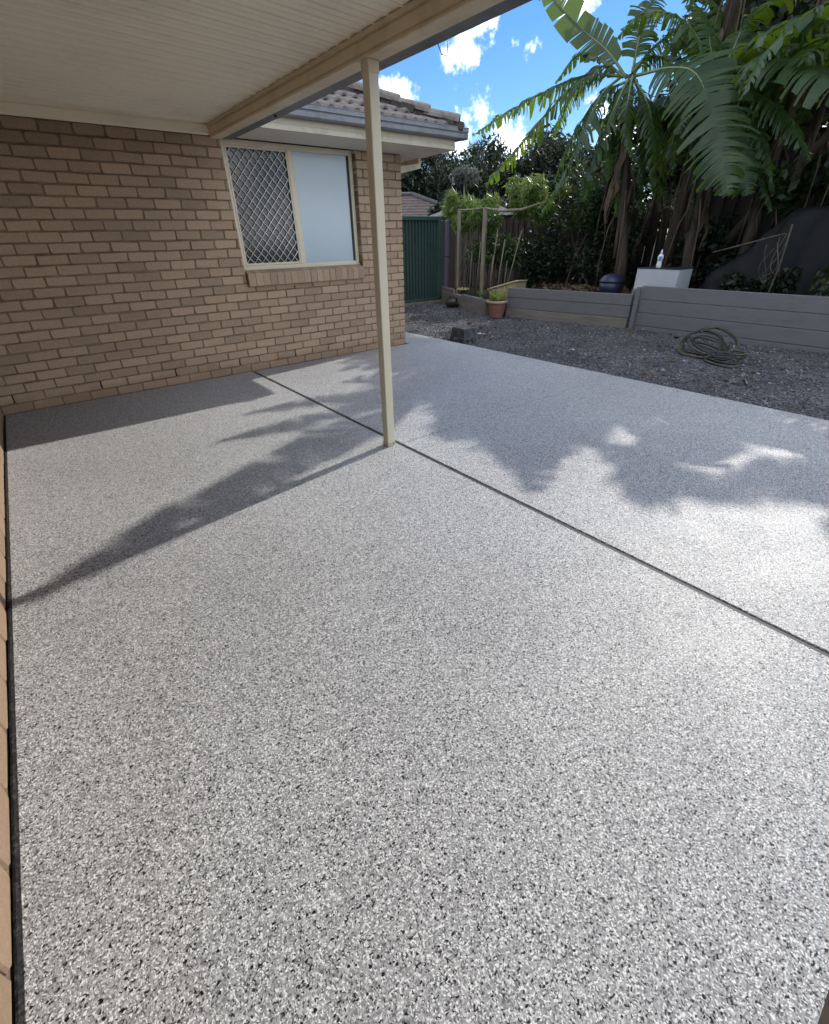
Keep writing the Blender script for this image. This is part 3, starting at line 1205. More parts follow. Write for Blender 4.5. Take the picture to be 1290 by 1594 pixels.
# ------------------------------------------------------------------ old timber frame over the planter
fr = thing('timber_frame', 'old timber trellis frame standing in the planter', 'trellis')
b = MB()
b.obox((8.99, 3.355, .97), (.009, -.028, 0), (.028, .009, 0), (.002, .012, .90))
b.build('post', M['old_timber'], fr)
b = MB()
b.obox((8.90, 2.455, .97), (.010, -.036, 0), (.034, .010, 0), (.002, .016, .90))
b.build('post', M['old_timber'], fr)
b = MB()
b.tube([(8.99, 3.40, 1.885), (8.93, 2.9, 1.865), (8.90, 2.47, 1.875)], .014, 6)
b.build('crossbar', M['old_timber'], fr)
b = MB()
b.tube([(8.90, 2.47, 1.87), (8.92, 2.0, 1.80), (8.95, 1.5, 1.80), (9.0, 1.0, 1.90)], [.018, .03, .024, .012], 6)
b.build('crossbar', M['old_timber'], fr)

stk = [((9.3, 2.563, .15), (9.3, 2.516, .974), .018, 'pale short garden stake between the trellis and the beige tub'),
       ((9.3, 2.34, .15), (9.3, 2.202, 1.286), .017, 'tall pale garden stake leaning behind the beige tub'),
       ((9.3, 2.10, .2), (9.35, 1.80, 1.45), .016, 'dark leaning stake right of the beige tub'),
       ((9.3, 3.06, .1), (9.3, 2.942, 1.25), .014, 'thin dark stake between the two trellis posts'),
       ((9.35, 3.29, .1), (9.3, 3.22, 1.05), .013, 'thin stake close behind the left trellis post'),
       ((9.5, 2.75, .1), (9.5, 2.62, 1.5), .015, 'tall thin stake right behind the right trellis post'),
       ((9.6, 2.42, .1), (9.6, 2.36, .86), .014, 'short dark stake behind the beige tub')]
for a, c, r_, lab in stk:
    b = MB()
    b.tube([a, tuple((p + q) / 2 + random.uniform(-.012, .012) for p, q in zip(a, c)), c], [r_, r_ * .95, r_ * .85], 6)
    tag(b.build('garden_stake', M['stake'] if 'pale' in lab else M['old_timber']), lab, 'stake', 'stakes in the garden bed')

# beige lidded tub
tub = thing('storage_tub', 'beige plastic tub with lid tilted on the garden bed', 'tub')
R0 = Matrix.Translation((9.12, 1.87, .33)) @ Matrix.Rotation(math.radians(-14), 4, 'X')


def xf(mb, mat4):
    mb.v = [tuple(mat4 @ Vector(v)) for v in mb.v]
    return mb


b = MB()
b.add([(-.15, -.36, -.2), (.15, -.36, -.2), (.15, .36, -.2), (-.15, .36, -.2), (-.18, -.40, .07), (.18, -.40, .07), (.18, .40, .07), (-.18, .40, .07)],
      [(0, 3, 2, 1), (4, 5, 6, 7), (0, 1, 5, 4), (1, 2, 6, 5), (2, 3, 7, 6), (3, 0, 4, 7)])
for yy in (-.25, -.08, .08, .25):
    b.bbox((-.187, yy - .015, -.15), (-.15, yy + .015, .06), .004)
xf(b, R0).build('tub_body', M['tub'], tub)
b = MB()
b.bbox((-.20, -.43, .071), (.20, .43, .10), .01)
b.bbox((-.15, -.37, .101), (.15, .37, .115), .01)
xf(b, R0).build('lid', M['tub'], tub)

# ------------------------------------------------------------------ pot, stool, can, hose
pot = thing('flower_pot', 'ribbed terracotta plastic pot with pale rim on the gravel', 'plant pot', (7.99, 1.13, -.075))
b = MB()
prof = [(.125, 0), (.135, .01)]
for i in range(6):
    z = .03 + i * .042
    r_ = .138 + i * .0085
    prof += [(r_, z), (r_ + .004, z + .012), (r_ + .006, z + .034), (r_ + .003, z + .040)]
prof += [(.19, .29), (.175, .29), (.168, .25), (.0, .25)]
b.lathe(prof, seg=28)
b.build('pot_body', M['terracotta'], pot)
b = MB()
b.lathe([(.187, .278), (.207, .282), (.212, .292), (.212, .318), (.205, .325), (.188, .325), (.180, .315), (.180, .262)], seg=28, caps=False)
b.build('rim', M['pot_rim'], pot)
b = MB()
b.lathe([(.178, .262), (.1, .275), (.0, .28)], seg=20, caps=False)
b.build('soil', M['soil'], pot)


def blades(name, c, n_, r_, h_, mat, parent=None, lean=.5, wid=.006):
    """A tuft of grass-like blades."""
    vs, qs = [], []
    for i in range(n_):
        a = random.uniform(0, 6.283)
        rr = r_ * math.sqrt(random.random())
        p = Vector((c[0] + rr * math.cos(a), c[1] + rr * math.sin(a), c[2]))
        d = Vector((math.cos(a + random.uniform(-.8, .8)), math.sin(a + random.uniform(-.8, .8)), 0))
        h2 = h_ * random.uniform(.5, 1.1)
        sd = Vector((-d.y, d.x, 0)) * wid * random.uniform(.7, 1.4)
        l = lean * random.uniform(.2, 1.2)
        p1 = p + Vector((0, 0, h2 * .55)) + d * (h2 * l * .25)
        p2 = p + Vector((0, 0, h2 * (1 - .3 * l))) + d * (h2 * l)
        s = len(vs)
        vs += [p - sd, p + sd, p1 + sd * .8, p1 - sd * .8, p2 + sd * .1, p2 - sd * .1]
        qs += [(s, s + 1, s + 2, s + 3), (s + 3, s + 2, s + 4, s + 5)]
    return np_mesh(name, [tuple(v) for v in vs], qs, mat, parent)


o = blades('potted_grass', (7.99, 1.13, .19), 170, .15, .27, M['bright'], lean=.55, wid=.007)
tag(o, 'tuft of green grassy leaves growing in the terracotta pot', 'plant')

stool = thing('step_stool', 'low charcoal plastic step stool at the slab edge', 'step stool', (5.80, -.17, -.085))
stool.rotation_euler = (0, 0, math.radians(-6))
SH, TX, TY, GX, GY = .225, .105, .145, .135, .185
b = MB()
b.bbox((-TX, -TY, SH - .018), (TX, TY, SH), .008)
b.build('seat', M['stool_top'], stool)


def stool_side(a, c, a2, c2, nrm):
    """Sloping side with a low arch between two feet; a-c is the top edge, a2-c2 the foot line."""
    a, c, a2, c2, nrm = map(Vector, (a, c, a2, c2, nrm))
    f = .22
    A1, C1 = a2.lerp(c2, f), c2.lerp(a2, f)
    ha, hc = a2.lerp(a, .42).lerp(c2.lerp(c, .42), f + .06), c2.lerp(c, .42).lerp(a2.lerp(a, .42), f + .06)
    poly = [a, c, c2, C1, hc, ha, A1, a2]
    vs = poly + [p - nrm * .012 for p in poly]
    fs = [(0, 1, 4, 5), (1, 2, 3, 4), (0, 5, 6, 7)]
    back = [tuple(8 + i for i in reversed(q)) for q in fs]
    rim = [(i, (i + 1) % 8, 8 + (i + 1) % 8, 8 + i) for i in range(8)]
    mb = MB()
    mb.add(vs, fs + back + rim)
    return mb.build('side', M['stool_plastic'], stool)


zt = SH - .019
for sx in (-1, 1):
    stool_side((sx * TX, -TY, zt), (sx * TX, TY, zt), (sx * GX, -GY, 0), (sx * GX, GY, 0), (sx, 0, 0))
for sy in (-1, 1):
    stool_side((-TX + .001, sy * TY, zt), (TX - .001, sy * TY, zt), (-GX + .001, sy * GY, 0), (GX - .001, sy * GY, 0), (0, sy, 0))

can = thing('watering_can', 'black plastic watering can lying on the gravel by the planter', 'watering can', (8.42, 2.93, -.075))
can.rotation_euler = (0, 0, math.radians(20))
b = MB()
b.lathe([(.02, -.13), (.098, -.125), (.108, -.10), (.11, 0), (.105, .10), (.09, .125), (.065, .13), (.06, .12), (.02, .10)], seg=18)
xf(b, Matrix.Translation((0, 0, .105)) @ Matrix.Rotation(math.radians(80), 4, 'X') @ Matrix.Rotation(math.radians(15), 4, 'Y')).build('can_body', M['black_plastic'], can)
b = MB()
b.tube([(-.03, -.08, .10), (-.05, -.25, .075), (-.08, -.42, .03), (-.09, -.48, .018)], [.03, .022, .016, .022], 8)
b.build('spout', M['black_plastic'], can)
b = MB()
b.tube([(.0, .10, .19), (-.01, .02, .255), (-.02, -.08, .235), (-.02, -.11, .19)], .012, 6)
b.build('handle', M['black_plastic'], can)

hose = thing('garden_hose', 'olive and black garden hose coiled loosely on the gravel', 'hose')


HOSE_LOOPS = [
    ('hose', [(7.36, -2.862, -0.062), (7.56, -2.738, 0.007), (7.75, -2.724, 0.093), (7.85, -2.842, 0.154), (7.81, -3.03, 0.159), (7.67, -3.208, 0.12), (7.48, -3.315, 0.056), (7.34, -3.324, -0.003), (7.25, -3.213, -0.055), (7.26, -3.049, -0.062), (7.34, -2.878, -0.062), (7.51, -2.76, -0.012), (7.71, -2.717, 0.074)]),
    ('hose_dark', [(7.81, -2.807, 0.131), (7.9, -2.857, 0.179), (7.93, -2.995, 0.209), (7.83, -3.191, 0.189), (7.67, -3.366, 0.14), (7.48, -3.474, 0.079), (7.37, -3.48, 0.035), (7.32, -3.575, 0.03), (7.28, -3.67, 0.028), (7.23, -3.618, 0.001), (7.26, -3.471, -0.01), (7.34, -3.349, 0.0)]),
    ('hose', [(7.63, -2.797, 0.047), (7.45, -3.002, -0.004), (7.3, -3.239, -0.031), (7.26, -3.41, -0.02), (7.23, -3.548, -0.011), (7.1, -3.668, -0.037), (7.01, -3.647, -0.062), (7.0, -3.499, -0.062), (7.08, -3.34, -0.062), (7.19, -3.252, -0.062), (7.28, -3.298, -0.028), (7.34, -3.399, 0.012), (7.48, -3.376, 0.065)]),
    ('hose', [(7.67, -2.798, 0.066), (7.5, -2.925, 0.007), (7.38, -3.109, -0.02), (7.32, -3.303, -0.011), (7.28, -3.484, 0.002), (7.19, -3.555, -0.025), (7.14, -3.471, -0.058), (7.16, -3.31, -0.062)]),
    ('hose', [(7.56, -2.873, 0.026), (7.51, -3.078, 0.033), (7.37, -3.332, 0.012), (7.41, -3.387, 0.036), (7.56, -3.263, 0.08), (7.68, -3.041, 0.104), (7.71, -2.889, 0.096), (7.65, -2.809, 0.058)]),
]
for mat_name, pts in HOSE_LOOPS:
    P_ = [Vector(p) for p in pts]
    P_ = [P_[0] * 2 - P_[1]] + P_ + [P_[-1] * 2 - P_[-2]]
    res_ = []
    for i in range(1, len(P_) - 2):
        for q in range(5):
            t_ = q / 5
            p0_, p1_, p2_, p3_ = P_[i - 1:i + 3]
            res_.append(.5 * ((2 * p1_) + (p2_ - p0_) * t_ + (2 * p0_ - 5 * p1_ + 4 * p2_ - p3_) * t_ ** 2 + (3 * p1_ - p0_ - 3 * p2_ + p3_) * t_ ** 3))
    for dup_ in range(2):
        sc_ = 1.0 if dup_ == 0 else .90
        cen = sum(res_, Vector()) / len(res_)
        b = MB()
        b.tube([cen + (p - cen) * sc_ + Vector((.02, -.015, .022)) * dup_ for p in res_], .0145, 7)
        b.build('hose_coil', M[mat_name if dup_ == 0 else ('hose' if mat_name == 'hose_dark' else 'hose_dark')], hose)

for (x, y, s, lab) in ((6.37, -.02, .10, 'torn white paper scrap on the gravel near the stool'), (6.46, -1.74, .05, 'tiny white scrap on the gravel beyond the slab edge')):
    b = MB()
    z = gz(x, y) + .022
    vs = []
    for i in range(5):
        for k in range(2):
            vs.append((x + (k - .5) * s * .45 + random.uniform(-.01, .01), y + (i / 4 - .5) * s * 1.7, z + random.uniform(0, .016)))
    b.add(vs, [(2 * i, 2 * i + 1, 2 * i + 3, 2 * i + 2) for i in range(4)])
    tag(b.build('paper_scrap', M['paper']), lab, 'paper scrap')

# ------------------------------------------------------------------ things on the raised bed, right
box = thing('metal_box', 'white metal box standing behind the grey retaining wall', 'box')
b = MB()
b.bbox((8.80, -1.93, .36), (9.28, -1.235, .845), .006)
b.build('box_body', M['white_box'], box)
b = MB()
b.bbox((8.792, -1.938, .846), (9.288, -1.227, .858), .004)
b.build('lid', M['black_plastic'], box)

bot = thing('spray_bottle', 'white plastic bottle with a blue mark on the metal box', 'bottle', (8.95, -1.51, .858))
b = MB()
b.lathe([(.034, 0), (.040, .006), (.040, .05), (.034, .085), (.034, .105), (.043, .135), (.043, .16), (.034, .185), (.018, .20)], seg=14)
b.build('bottle_body', M['white_plastic'], bot)
b = MB()
b.lathe([(.017, .201), (.014, .235), (.006, .262)], seg=10)
b.build('cap', M['white_plastic'], bot)
b = MB()
vs = []
for zz in (.10, .165):
    for k in range(7):
        a = math.pi + math.radians(-25 + 10 * k) + .35
        rr = .0445
        vs.append((rr * math.cos(a), rr * math.sin(a), zz))
b.add(vs, [(k, k + 1, 8 + k, 7 + k) for k in range(6)])
b.build('label_print', M['blue_print'], bot)

bn = thing('plastic_bin', 'dark navy plastic bin half hidden behind the low wall', 'bin', (9.05, -.66, .30))
b = MB()
b.lathe([(.15, 0), (.19, .2), (.20, .30)], seg=18)
b.build('bin_body', M['bin'], bn)
b = MB()
b.lathe([(.21, .301), (.21, .32), (.16, .40), (.06, .435), (.0, .44)], seg=18)
b.build('lid', M['bin'], bn)

# black tarp over a heap, pole and cords
def tarp_top(yv):
    """Height of the covered heap along the bed (yv: metres towards -y from its low end)."""
    a = min(1.0, max(0.0, yv / 1.05))
    return .82 + .80 * a * a * (3 - 2 * a) - .10 * max(0, yv - 1.5)


NU, NV = 30, 44
vs = []
for iv in range(NV + 1):
    yv = 2.9 * iv / NV
    Yp = -2.12 - yv
    top = tarp_top(yv)
    for iu in range(NU + 1):
        u_ = iu / NU
        if u_ < .5:
            f = u_ / .5
            Xp = 9.22 + .32 * f ** .8
            Zp = .34 + (top - .34) * math.sin(f * math.pi / 2) ** .8
        else:
            f = (u_ - .5) / .5
            Xp = 9.54 + 1.2 * f
            Zp = top - .06 * f + .04 * math.sin(f * 3.1)
        fold = .075 * mnoise.noise(Vector((Yp * 4.5, u_ * 1.5, 1))) + .035 * mnoise.noise(Vector((Yp * 10, u_ * 5, 4)))
        vs.append((Xp - fold * (1.2 if u_ < .5 else .2), Yp, Zp + fold * (.5 if u_ > .3 else .1)))
qs = [(j_ * (NU + 1) + i, j_ * (NU + 1) + i + 1, (j_ + 1) * (NU + 1) + i + 1, (j_ + 1) * (NU + 1) + i) for j_ in range(NV) for i in range(NU)]
o = np_mesh('tarp', vs, qs, M['tarp'], smooth=True)
tag(o, 'black tarp draped over a bulky heap in the shaded garden bed', 'tarp')

pole = thing('leaning_pole', 'grey pole leaning upright behind the retaining wall with tangled cord', 'pole')
b = MB()
b.tube([(8.95, -3.18, .35), (9.0, -3.19, .95), (9.03, -3.16, 1.42)], [.013, .012, .011], 7)
b.build('shaft', M['bark'], pole)
b = MB()
for k in range(3):
    pts = []
    for i in range(18):
        t_ = i / 17
        a = t_ * 6.28 * 1.3 + k * 2
        pts.append((8.95 + .03 * math.sin(a * 2), -3.10 + .07 * math.sin(a + k) + .06 * (k - 1), 1.28 - .45 * math.sin(math.pi * t_) + .03 * math.cos(a) - .06 * k))
    b.tube(pts, .005, 5)
b.build('cord', M['bark'], pole)
b = MB()
b.tube([(9.05, -2.25, 1.08), (9.02, -2.6, 1.17), (9.0, -3.0, 1.28), (8.98, -3.13, 1.31)], [.008, .012, .011, .008], 6)
tag(b.build('dry_branch', M['bark']), 'thin bare branch propped low against the black tarp', 'branch')


# ------------------------------------------------------------------ vegetation
def foliage(name, centers, radii, n_, size, mat, parent=None, flat=.6, droop=0.0, longf=1.8, seed=1, hollow=.0):
    """Leaf-sized quads scattered through clumps: centers (k,3), radii (k,3)."""
    rg = np.random.default_rng(seed)
    centers = np.asarray(centers, float)
    radii = np.asarray(radii, float)
    k = len(centers)
    vol = radii.prod(1) ** .6
    idx = rg.choice(k, n_, p=vol / vol.sum())
    d = rg.normal(size=(n_, 3))
    d /= np.linalg.norm(d, axis=1, keepdims=True)
    rr = (hollow + (1 - hollow) * rg.random(n_)) ** .45
    P = centers[idx] + d * radii[idx] * rr[:, None]
    # leaf axis
    ax = rg.normal(size=(n_, 3))
    ax[:, 2] = ax[:, 2] * flat - droop
    ax /= np.linalg.norm(ax, axis=1, keepdims=True)
    t2 = rg.normal(size=(n_, 3))
    bx = np.cross(ax, t2)
    bx /= np.linalg.norm(bx, axis=1, keepdims=True)
    s = size * rg.uniform(.6, 1.35, n_)[:, None]
    a = ax * s * longf * .5
    w_ = bx * s * .5
    nrm = np.cross(ax, bx) * s * .15
    v0, v1, v2, v3 = P - a, P + w_ + nrm * .5, P + a - nrm, P - w_ + nrm * .5
    V_ = np.stack([v0, v1, v2, v3], 1).reshape(-1, 3)
    Q_ = np.arange(n_ * 4).reshape(-1, 4)
    return np_mesh(name, V_, Q_, mat, parent)


def blob_clumps(c, r, k, sub, seed):
    rg = np.random.default_rng(seed)
    d = rg.normal(size=(k, 3))
    d /= np.linalg.norm(d, axis=1, keepdims=True)
    rr = rg.random(k) ** .4
    cs = np.array(c) + d * np.array(r) * rr[:, None]
    rs = np.array(sub) * rg.uniform(.6, 1.3, (k, 1)) * np.ones((k, 3))
    return cs, rs


def tree(name, label, cat, base, top, trunk_r, crown_c, crown_r, k, sub, n_, size, mat, seed, group=None, droop=0., longf=1.8, flat=.6):
    t_ = thing(name, label, cat, group=group)
    rg = random.Random(seed)
    b_ = MB()
    pts = [Vector(base).lerp(Vector(top), f) + Vector((rg.uniform(-.08, .08), rg.uniform(-.08, .08), 0)) * (0 < f < 1) for f in (0, .25, .5, .75, 1)]
    b_.tube(pts, [trunk_r, trunk_r * .85, trunk_r * .7, trunk_r * .5, trunk_r * .25], 8)
    cs, rs = blob_clumps(crown_c, crown_r, k, sub, seed)
    for c in cs[::max(1, k // 9)]:
        f = rg.uniform(.45, .85)
        s = Vector(base).lerp(Vector(top), f)
        m_ = s.lerp(Vector(c), .5) + Vector((0, 0, .15))
        b_.tube([s, m_, Vector(c)], [trunk_r * .4, trunk_r * .25, trunk_r * .08], 5, cap=False)
    b_.build('trunk', M['bark'], t_)
    foliage('crown', cs, rs, n_, size, mat, t_, droop=droop, longf=longf, flat=flat, seed=seed)
    return t_


VISIBLE_LEAVES = {
 'A': [
  ( [(9.5, 0.01, 3.53), (9.5, 0.45, 3.94), (9.4, 0.95, 4.3), (9.3, 1.51, 4.76), (9.2, 1.77, 5.05)] , 0.27, 0.3, 0.35, (-0.75, -0.6, 0.15) ),
  ( [(9.5, 0.07, 3.55), (9.4, 0.42, 3.8), (9.3, 0.87, 3.95), (9.2, 1.2, 3.63)] , 0.24, 0.9, 0.5 ),
  ( [(9.5, 0.14, 3.58), (9.4, 0.7, 3.68), (9.2, 1.26, 3.59), (9.0, 2.03, 3.39), (8.9, 2.95, 3.12)] , 0.36, 1.2, 1 ),
  ( [(9.5, 0.14, 3.58), (9.2, 0.43, 3.6), (8.9, 0.74, 3.4), (8.6, 1.52, 2.67), (8.5, 2.12, 2.21)] , 0.4, 1.1, 1 ),
  ( [(9.5, 0.13, 3.56), (9.1, 0.18, 3.29), (8.8, 0.23, 2.74), (8.6, 0.44, 2.09), (8.5, 0.66, 1.64)] , 0.38, 1.1, 1 ),
  ( [(9.5, -0.1, 3.52), (9.3, -0.02, 3.28), (9.2, -0.08, 2.77), (9.2, -0.15, 2.16)] , 0.34, 1.2, 1 ),
  ( [(9.5, -0.08, 3.58), (9.6, -0.03, 4.0), (9.7, -0.06, 4.36), (9.8, -0.24, 4.74)] , 0.32, 0.7, 0.8, (-0.8, -0.5, 0.3) ),
  ( [(9.5, -0.08, 3.58), (9.6, -0.33, 3.84), (9.7, -0.64, 3.98), (9.7, -1.16, 3.91)] , 0.32, 0.9, 0.9 ),
  ( [(9.5, -0.15, 3.53), (9.1, -0.94, 3.41), (8.8, -1.5, 3.18), (8.6, -1.98, 2.61), (8.5, -2.25, 2.16), (8.5, -2.45, 1.76)] , 0.58, 0.55, 0.95, (-0.8, -0.5, 0.45) ),
  ( [(9.6, -0.04, 3.56), (9.7, -0.22, 3.29), (9.9, -0.56, 2.85), (10.0, -0.9, 2.22)] , 0.3, 1.2, 1 ),
  ( [(9.7, 0.14, 3.61), (9.9, 0.87, 3.88), (10.1, 1.49, 3.62), (10.2, 1.88, 3.06)] , 0.34, 1.2, 1 ),
  ( [(9.4, -0.16, 3.51), (9.1, -0.33, 3.28), (9.0, -0.43, 2.87), (8.95, -0.7, 2.35)] , 0.26, 1.2, 1 ),
  ( [(9.4, -0.17, 3.48), (9.2, 0.24, 3.31), (9.0, 0.57, 2.8), (8.9, 0.76, 2.17)] , 0.36, 1.2, 1 ),
  ( [(9.4, -0.21, 3.45), (9.2, -0.63, 3.05), (9.1, -0.95, 2.49), (9.1, -1.06, 1.91)] , 0.34, 1.2, 1 ),
  ( [(9.3, -0.15, 3.45), (9.1, -0.13, 3.12), (8.9, -0.04, 2.5), (8.85, 0.04, 1.84)] , 0.34, 1.2, 1 ),
  ( [(9.6, -0.04, 3.56), (9.8, -0.09, 3.79), (10.0, -0.38, 3.72), (10.1, -0.8, 3.31)] , 0.34, 1.1, 0.9 ),
  ( [(9.5, -0.08, 3.49), (9.4, -0.08, 3.04), (9.35, -0.21, 2.34), (9.35, -0.34, 1.59)] , 0.28, 1.25, 1 ),
  ( [(9.5, -0.17, 3.47), (9.5, -0.44, 2.91), (9.5, -0.6, 2.22), (9.5, -0.72, 1.57)] , 0.26, 1.25, 1 ),
 ],
 'B': [
  ( [(9.5, -1.45, 3.14), (9.2, -1.84, 2.97), (9.0, -2.16, 2.55), (8.9, -2.39, 2.1), (8.9, -2.54, 1.77)] , 0.4, 0.6, 1, (-0.8, -0.5, 0.4) ),
  ( [(9.5, -1.53, 3.13), (9.2, -1.99, 3.18), (9.0, -2.38, 3.18), (8.8, -2.76, 3.03), (8.6, -3.22, 2.74), (8.5, -3.63, 2.39)] , 0.5, 0.8, 0.75, (-0.5, -0.5, 0.75) ),
  ( [(9.5, -1.47, 3.16), (9.6, -1.53, 3.53), (9.7, -1.57, 3.8), (9.6, -1.87, 3.92), (9.4, -2.36, 3.87)] , 0.34, 0.9, 0.8 ),
  ( [(9.5, -1.5, 3.15), (9.4, -1.79, 3.45), (9.2, -2.13, 3.53), (9.0, -2.53, 3.52), (8.9, -2.92, 3.36)] , 0.36, 1.0, 0.5 ),
  ( [(9.5, -1.43, 3.17), (9.5, -1.26, 3.58), (9.6, -1.01, 3.98), (9.6, -0.56, 4.41)] , 0.32, 0.9, 0.8 ),
  ( [(9.5, -1.42, 3.2), (9.4, -1.08, 3.73), (9.3, -0.72, 4.03), (9.2, -0.26, 4.14), (9.1, 0.06, 3.93)] , 0.34, 1.1, 0.9 ),
  ( [(9.5, -1.47, 3.16), (9.9, -1.48, 3.49), (10.2, -1.97, 3.43), (10.3, -2.3, 3.59)] , 0.3, 0.1, 0.05, (-0.8, -0.55, 0.2) ),
  ( [(9.6, -1.44, 3.16), (9.9, -1.08, 3.16), (10.0, -0.97, 2.72), (10.0, -1.07, 2.2)] , 0.34, 1.2, 1 ),
  ( [(9.6, -1.47, 3.14), (9.8, -1.72, 2.97), (9.9, -2.15, 2.85), (9.9, -2.67, 2.45)] , 0.32, 1.2, 1 ),
  ( [(9.4, -1.49, 3.11), (9.2, -1.32, 2.99), (9.1, -1.26, 2.61), (9.1, -1.32, 2.1)] , 0.34, 1.2, 1 ),
  ( [(9.4, -1.6, 3.09), (9.2, -2.18, 2.91), (9.1, -2.69, 2.58), (9.0, -3.12, 2.1)] , 0.36, 1.2, 1 ),
  ( [(9.3, -1.62, 3.07), (9.2, -2.04, 2.86), (9.1, -2.45, 2.42), (9.1, -2.75, 1.87)] , 0.34, 1.2, 1 ),
  ( [(9.6, -1.51, 3.2), (9.8, -1.77, 3.58), (9.9, -2.13, 3.76), (9.9, -2.64, 3.67)] , 0.36, 1.0, 0.8 ),
  ( [(9.8, -1.35, 3.25), (10.0, -1.23, 3.72), (10.1, -0.98, 4.14), (10.1, -0.49, 4.53)] , 0.34, 0.9, 0.8 ),
  ( [(9.5, -1.46, 3.11), (9.5, -1.39, 2.85), (9.5, -1.48, 2.22), (9.5, -1.66, 1.45)] , 0.3, 1.25, 1 ),
  ( [(9.6, -1.45, 3.12), (9.7, -1.7, 2.75), (9.7, -2.28, 2.16), (9.7, -2.64, 1.59)] , 0.32, 1.25, 1 ),
  ( [(9.6, -1.4, 3.13), (9.8, -0.93, 2.99), (9.9, -0.71, 2.49), (9.9, -0.82, 1.67)] , 0.3, 1.25, 1 ),
 ],
}



def bez_path(pts, n_):
    """Catmull-Rom resample."""
    P = [Vector(p) for p in pts]
    P = [P[0] * 2 - P[1]] + P + [P[-1] * 2 - P[-2]]
    res = []
    segs_ = len(P) - 3
    for i in range(n_ + 1):
        u = i / n_ * segs_
        k = min(int(u), segs_ - 1)
        t_ = u - k
        p0_, p1_, p2_, p3_ = P[k:k + 4]
        res.append(.5 * ((2 * p1_) + (p2_ - p0_) * t_ + (2 * p0_ - 5 * p1_ + 4 * p2_ - p3_) * t_ ** 2 + (3 * p1_ - p0_ - 3 * p2_ + p3_) * t_ ** 3))
    return res


def banana_leaf(path, hw, droop, tear, parent, seed, stalk=.14, name='leaf', mats=None, facing=None):
    """Arching midrib with a blade on both sides, split into hanging strips where the wind has torn it."""
    rg = random.Random(seed)
    n_ = 92
    pts = bez_path(path, n_)
    b_ = MB()
    rad = [max(.004, .024 * (1 - i / n_) ** .8) for i in range(n_ + 1)]
    b_.tube(pts[::2], rad[::2], 5, mi=1)
    i0 = int(n_ * stalk)
    for sd in (-1, 1):
        i = i0
        while i < n_:
            run = rg.randrange(1, 3) if rg.random() < tear * .8 else rg.randrange(2, 6 + int(14 * (1 - tear)))
            e = min(n_, i + run)
            dr = droop * rg.uniform(.7, 1.25)
            ln = rg.uniform(.84 - .2 * tear, 1.10)
            lift_ = rg.uniform(-.05, .05) * tear
            shut = .62 * tear * rg.uniform(.4, 1.2)
            vs_, fs_ = [], []
            rows = e - i + 1
            mid = (i + e) / 2
            for r_ in range(rows):
                q = i + r_
                f = (q - i0) / (n_ - i0)
                tg = (pts[min(q + 1, n_)] - pts[max(q - 1, 0)]).normalized()
                sv = tg.cross(Vector(facing)) if facing else tg.cross(Vector((0, 0, 1)))
                if sv.length < .15:
                    sv = tg.cross(Vector((.3, .9, .2)))
                sv = sv.normalized() * sd
                up = sv.cross(tg) * sd
                if not facing and up.z < 0:
                    up = -up
                wdt = hw * ln * (math.sin(math.pi * min(1, (f * .93 + .07)) ** .75) ** .6)
                p = pts[q] + up * .012
                vs_.append(p)
                steps = 4
                stp = (pts[min(q + 1, n_)] - pts[max(q - 1, 0)]) * .5
                for s_ in range(1, steps + 1):
                    fr_ = s_ / steps
                    ang_ = -.25 + dr * 1.25 * fr_
                    d_ = sv * math.cos(ang_) - up * math.sin(ang_) * .35 + Vector((0, 0, -1)) * math.sin(max(0, ang_)) * .9 + tg * .35
                    p = p + d_.normalized() * (wdt / steps)
                    vs_.append(p + stp * ((mid - q) * shut * fr_) + up * (lift_ * fr_ ** 1.5 * (1 + 1.2 * (q - mid) / max(1, e - i))))
            for r_ in range(rows - 1):
                for s_ in range(4):
                    a_ = r_ * 5 + s_
                    fs_.append((a_, a_ + 1, a_ + 6, a_ + 5))
            b_.add(vs_, fs_, 0, True)
            i = e
    return b_.build(name, mats or [M['banana'], M['rib']], parent)


def dead_leaf(p, h_, parent, seed):
    rg = random.Random(seed)
    b_ = MB()
    a = rg.uniform(0, 6.28)
    d = Vector((math.cos(a), math.sin(a), 0))
    s = Vector((-d.y, d.x, 0))
    vs_ = []
    for i in range(7):
        f = i / 6
        c = Vector(p) + d * (.08 + .22 * math.sin(f * 2.2)) + Vector((0, 0, -h_ * f)) + s * rg.uniform(-.03, .03)
        w_ = .05 * math.sin(math.pi * (f * .9 + .1)) + .01
        vs_ += [c - s * w_, c + d * .02, c + s * w_ * rg.uniform(.5, 1)]
    fs_ = []
    for i in range(6):
        fs_ += [(3 * i, 3 * i + 1, 3 * i + 4, 3 * i + 3), (3 * i + 1, 3 * i + 2, 3 * i + 5, 3 * i + 4)]
    b_.add(vs_, fs_, 0, True)
    return b_.build('dead_leaf', M['dry_leaf'], parent)


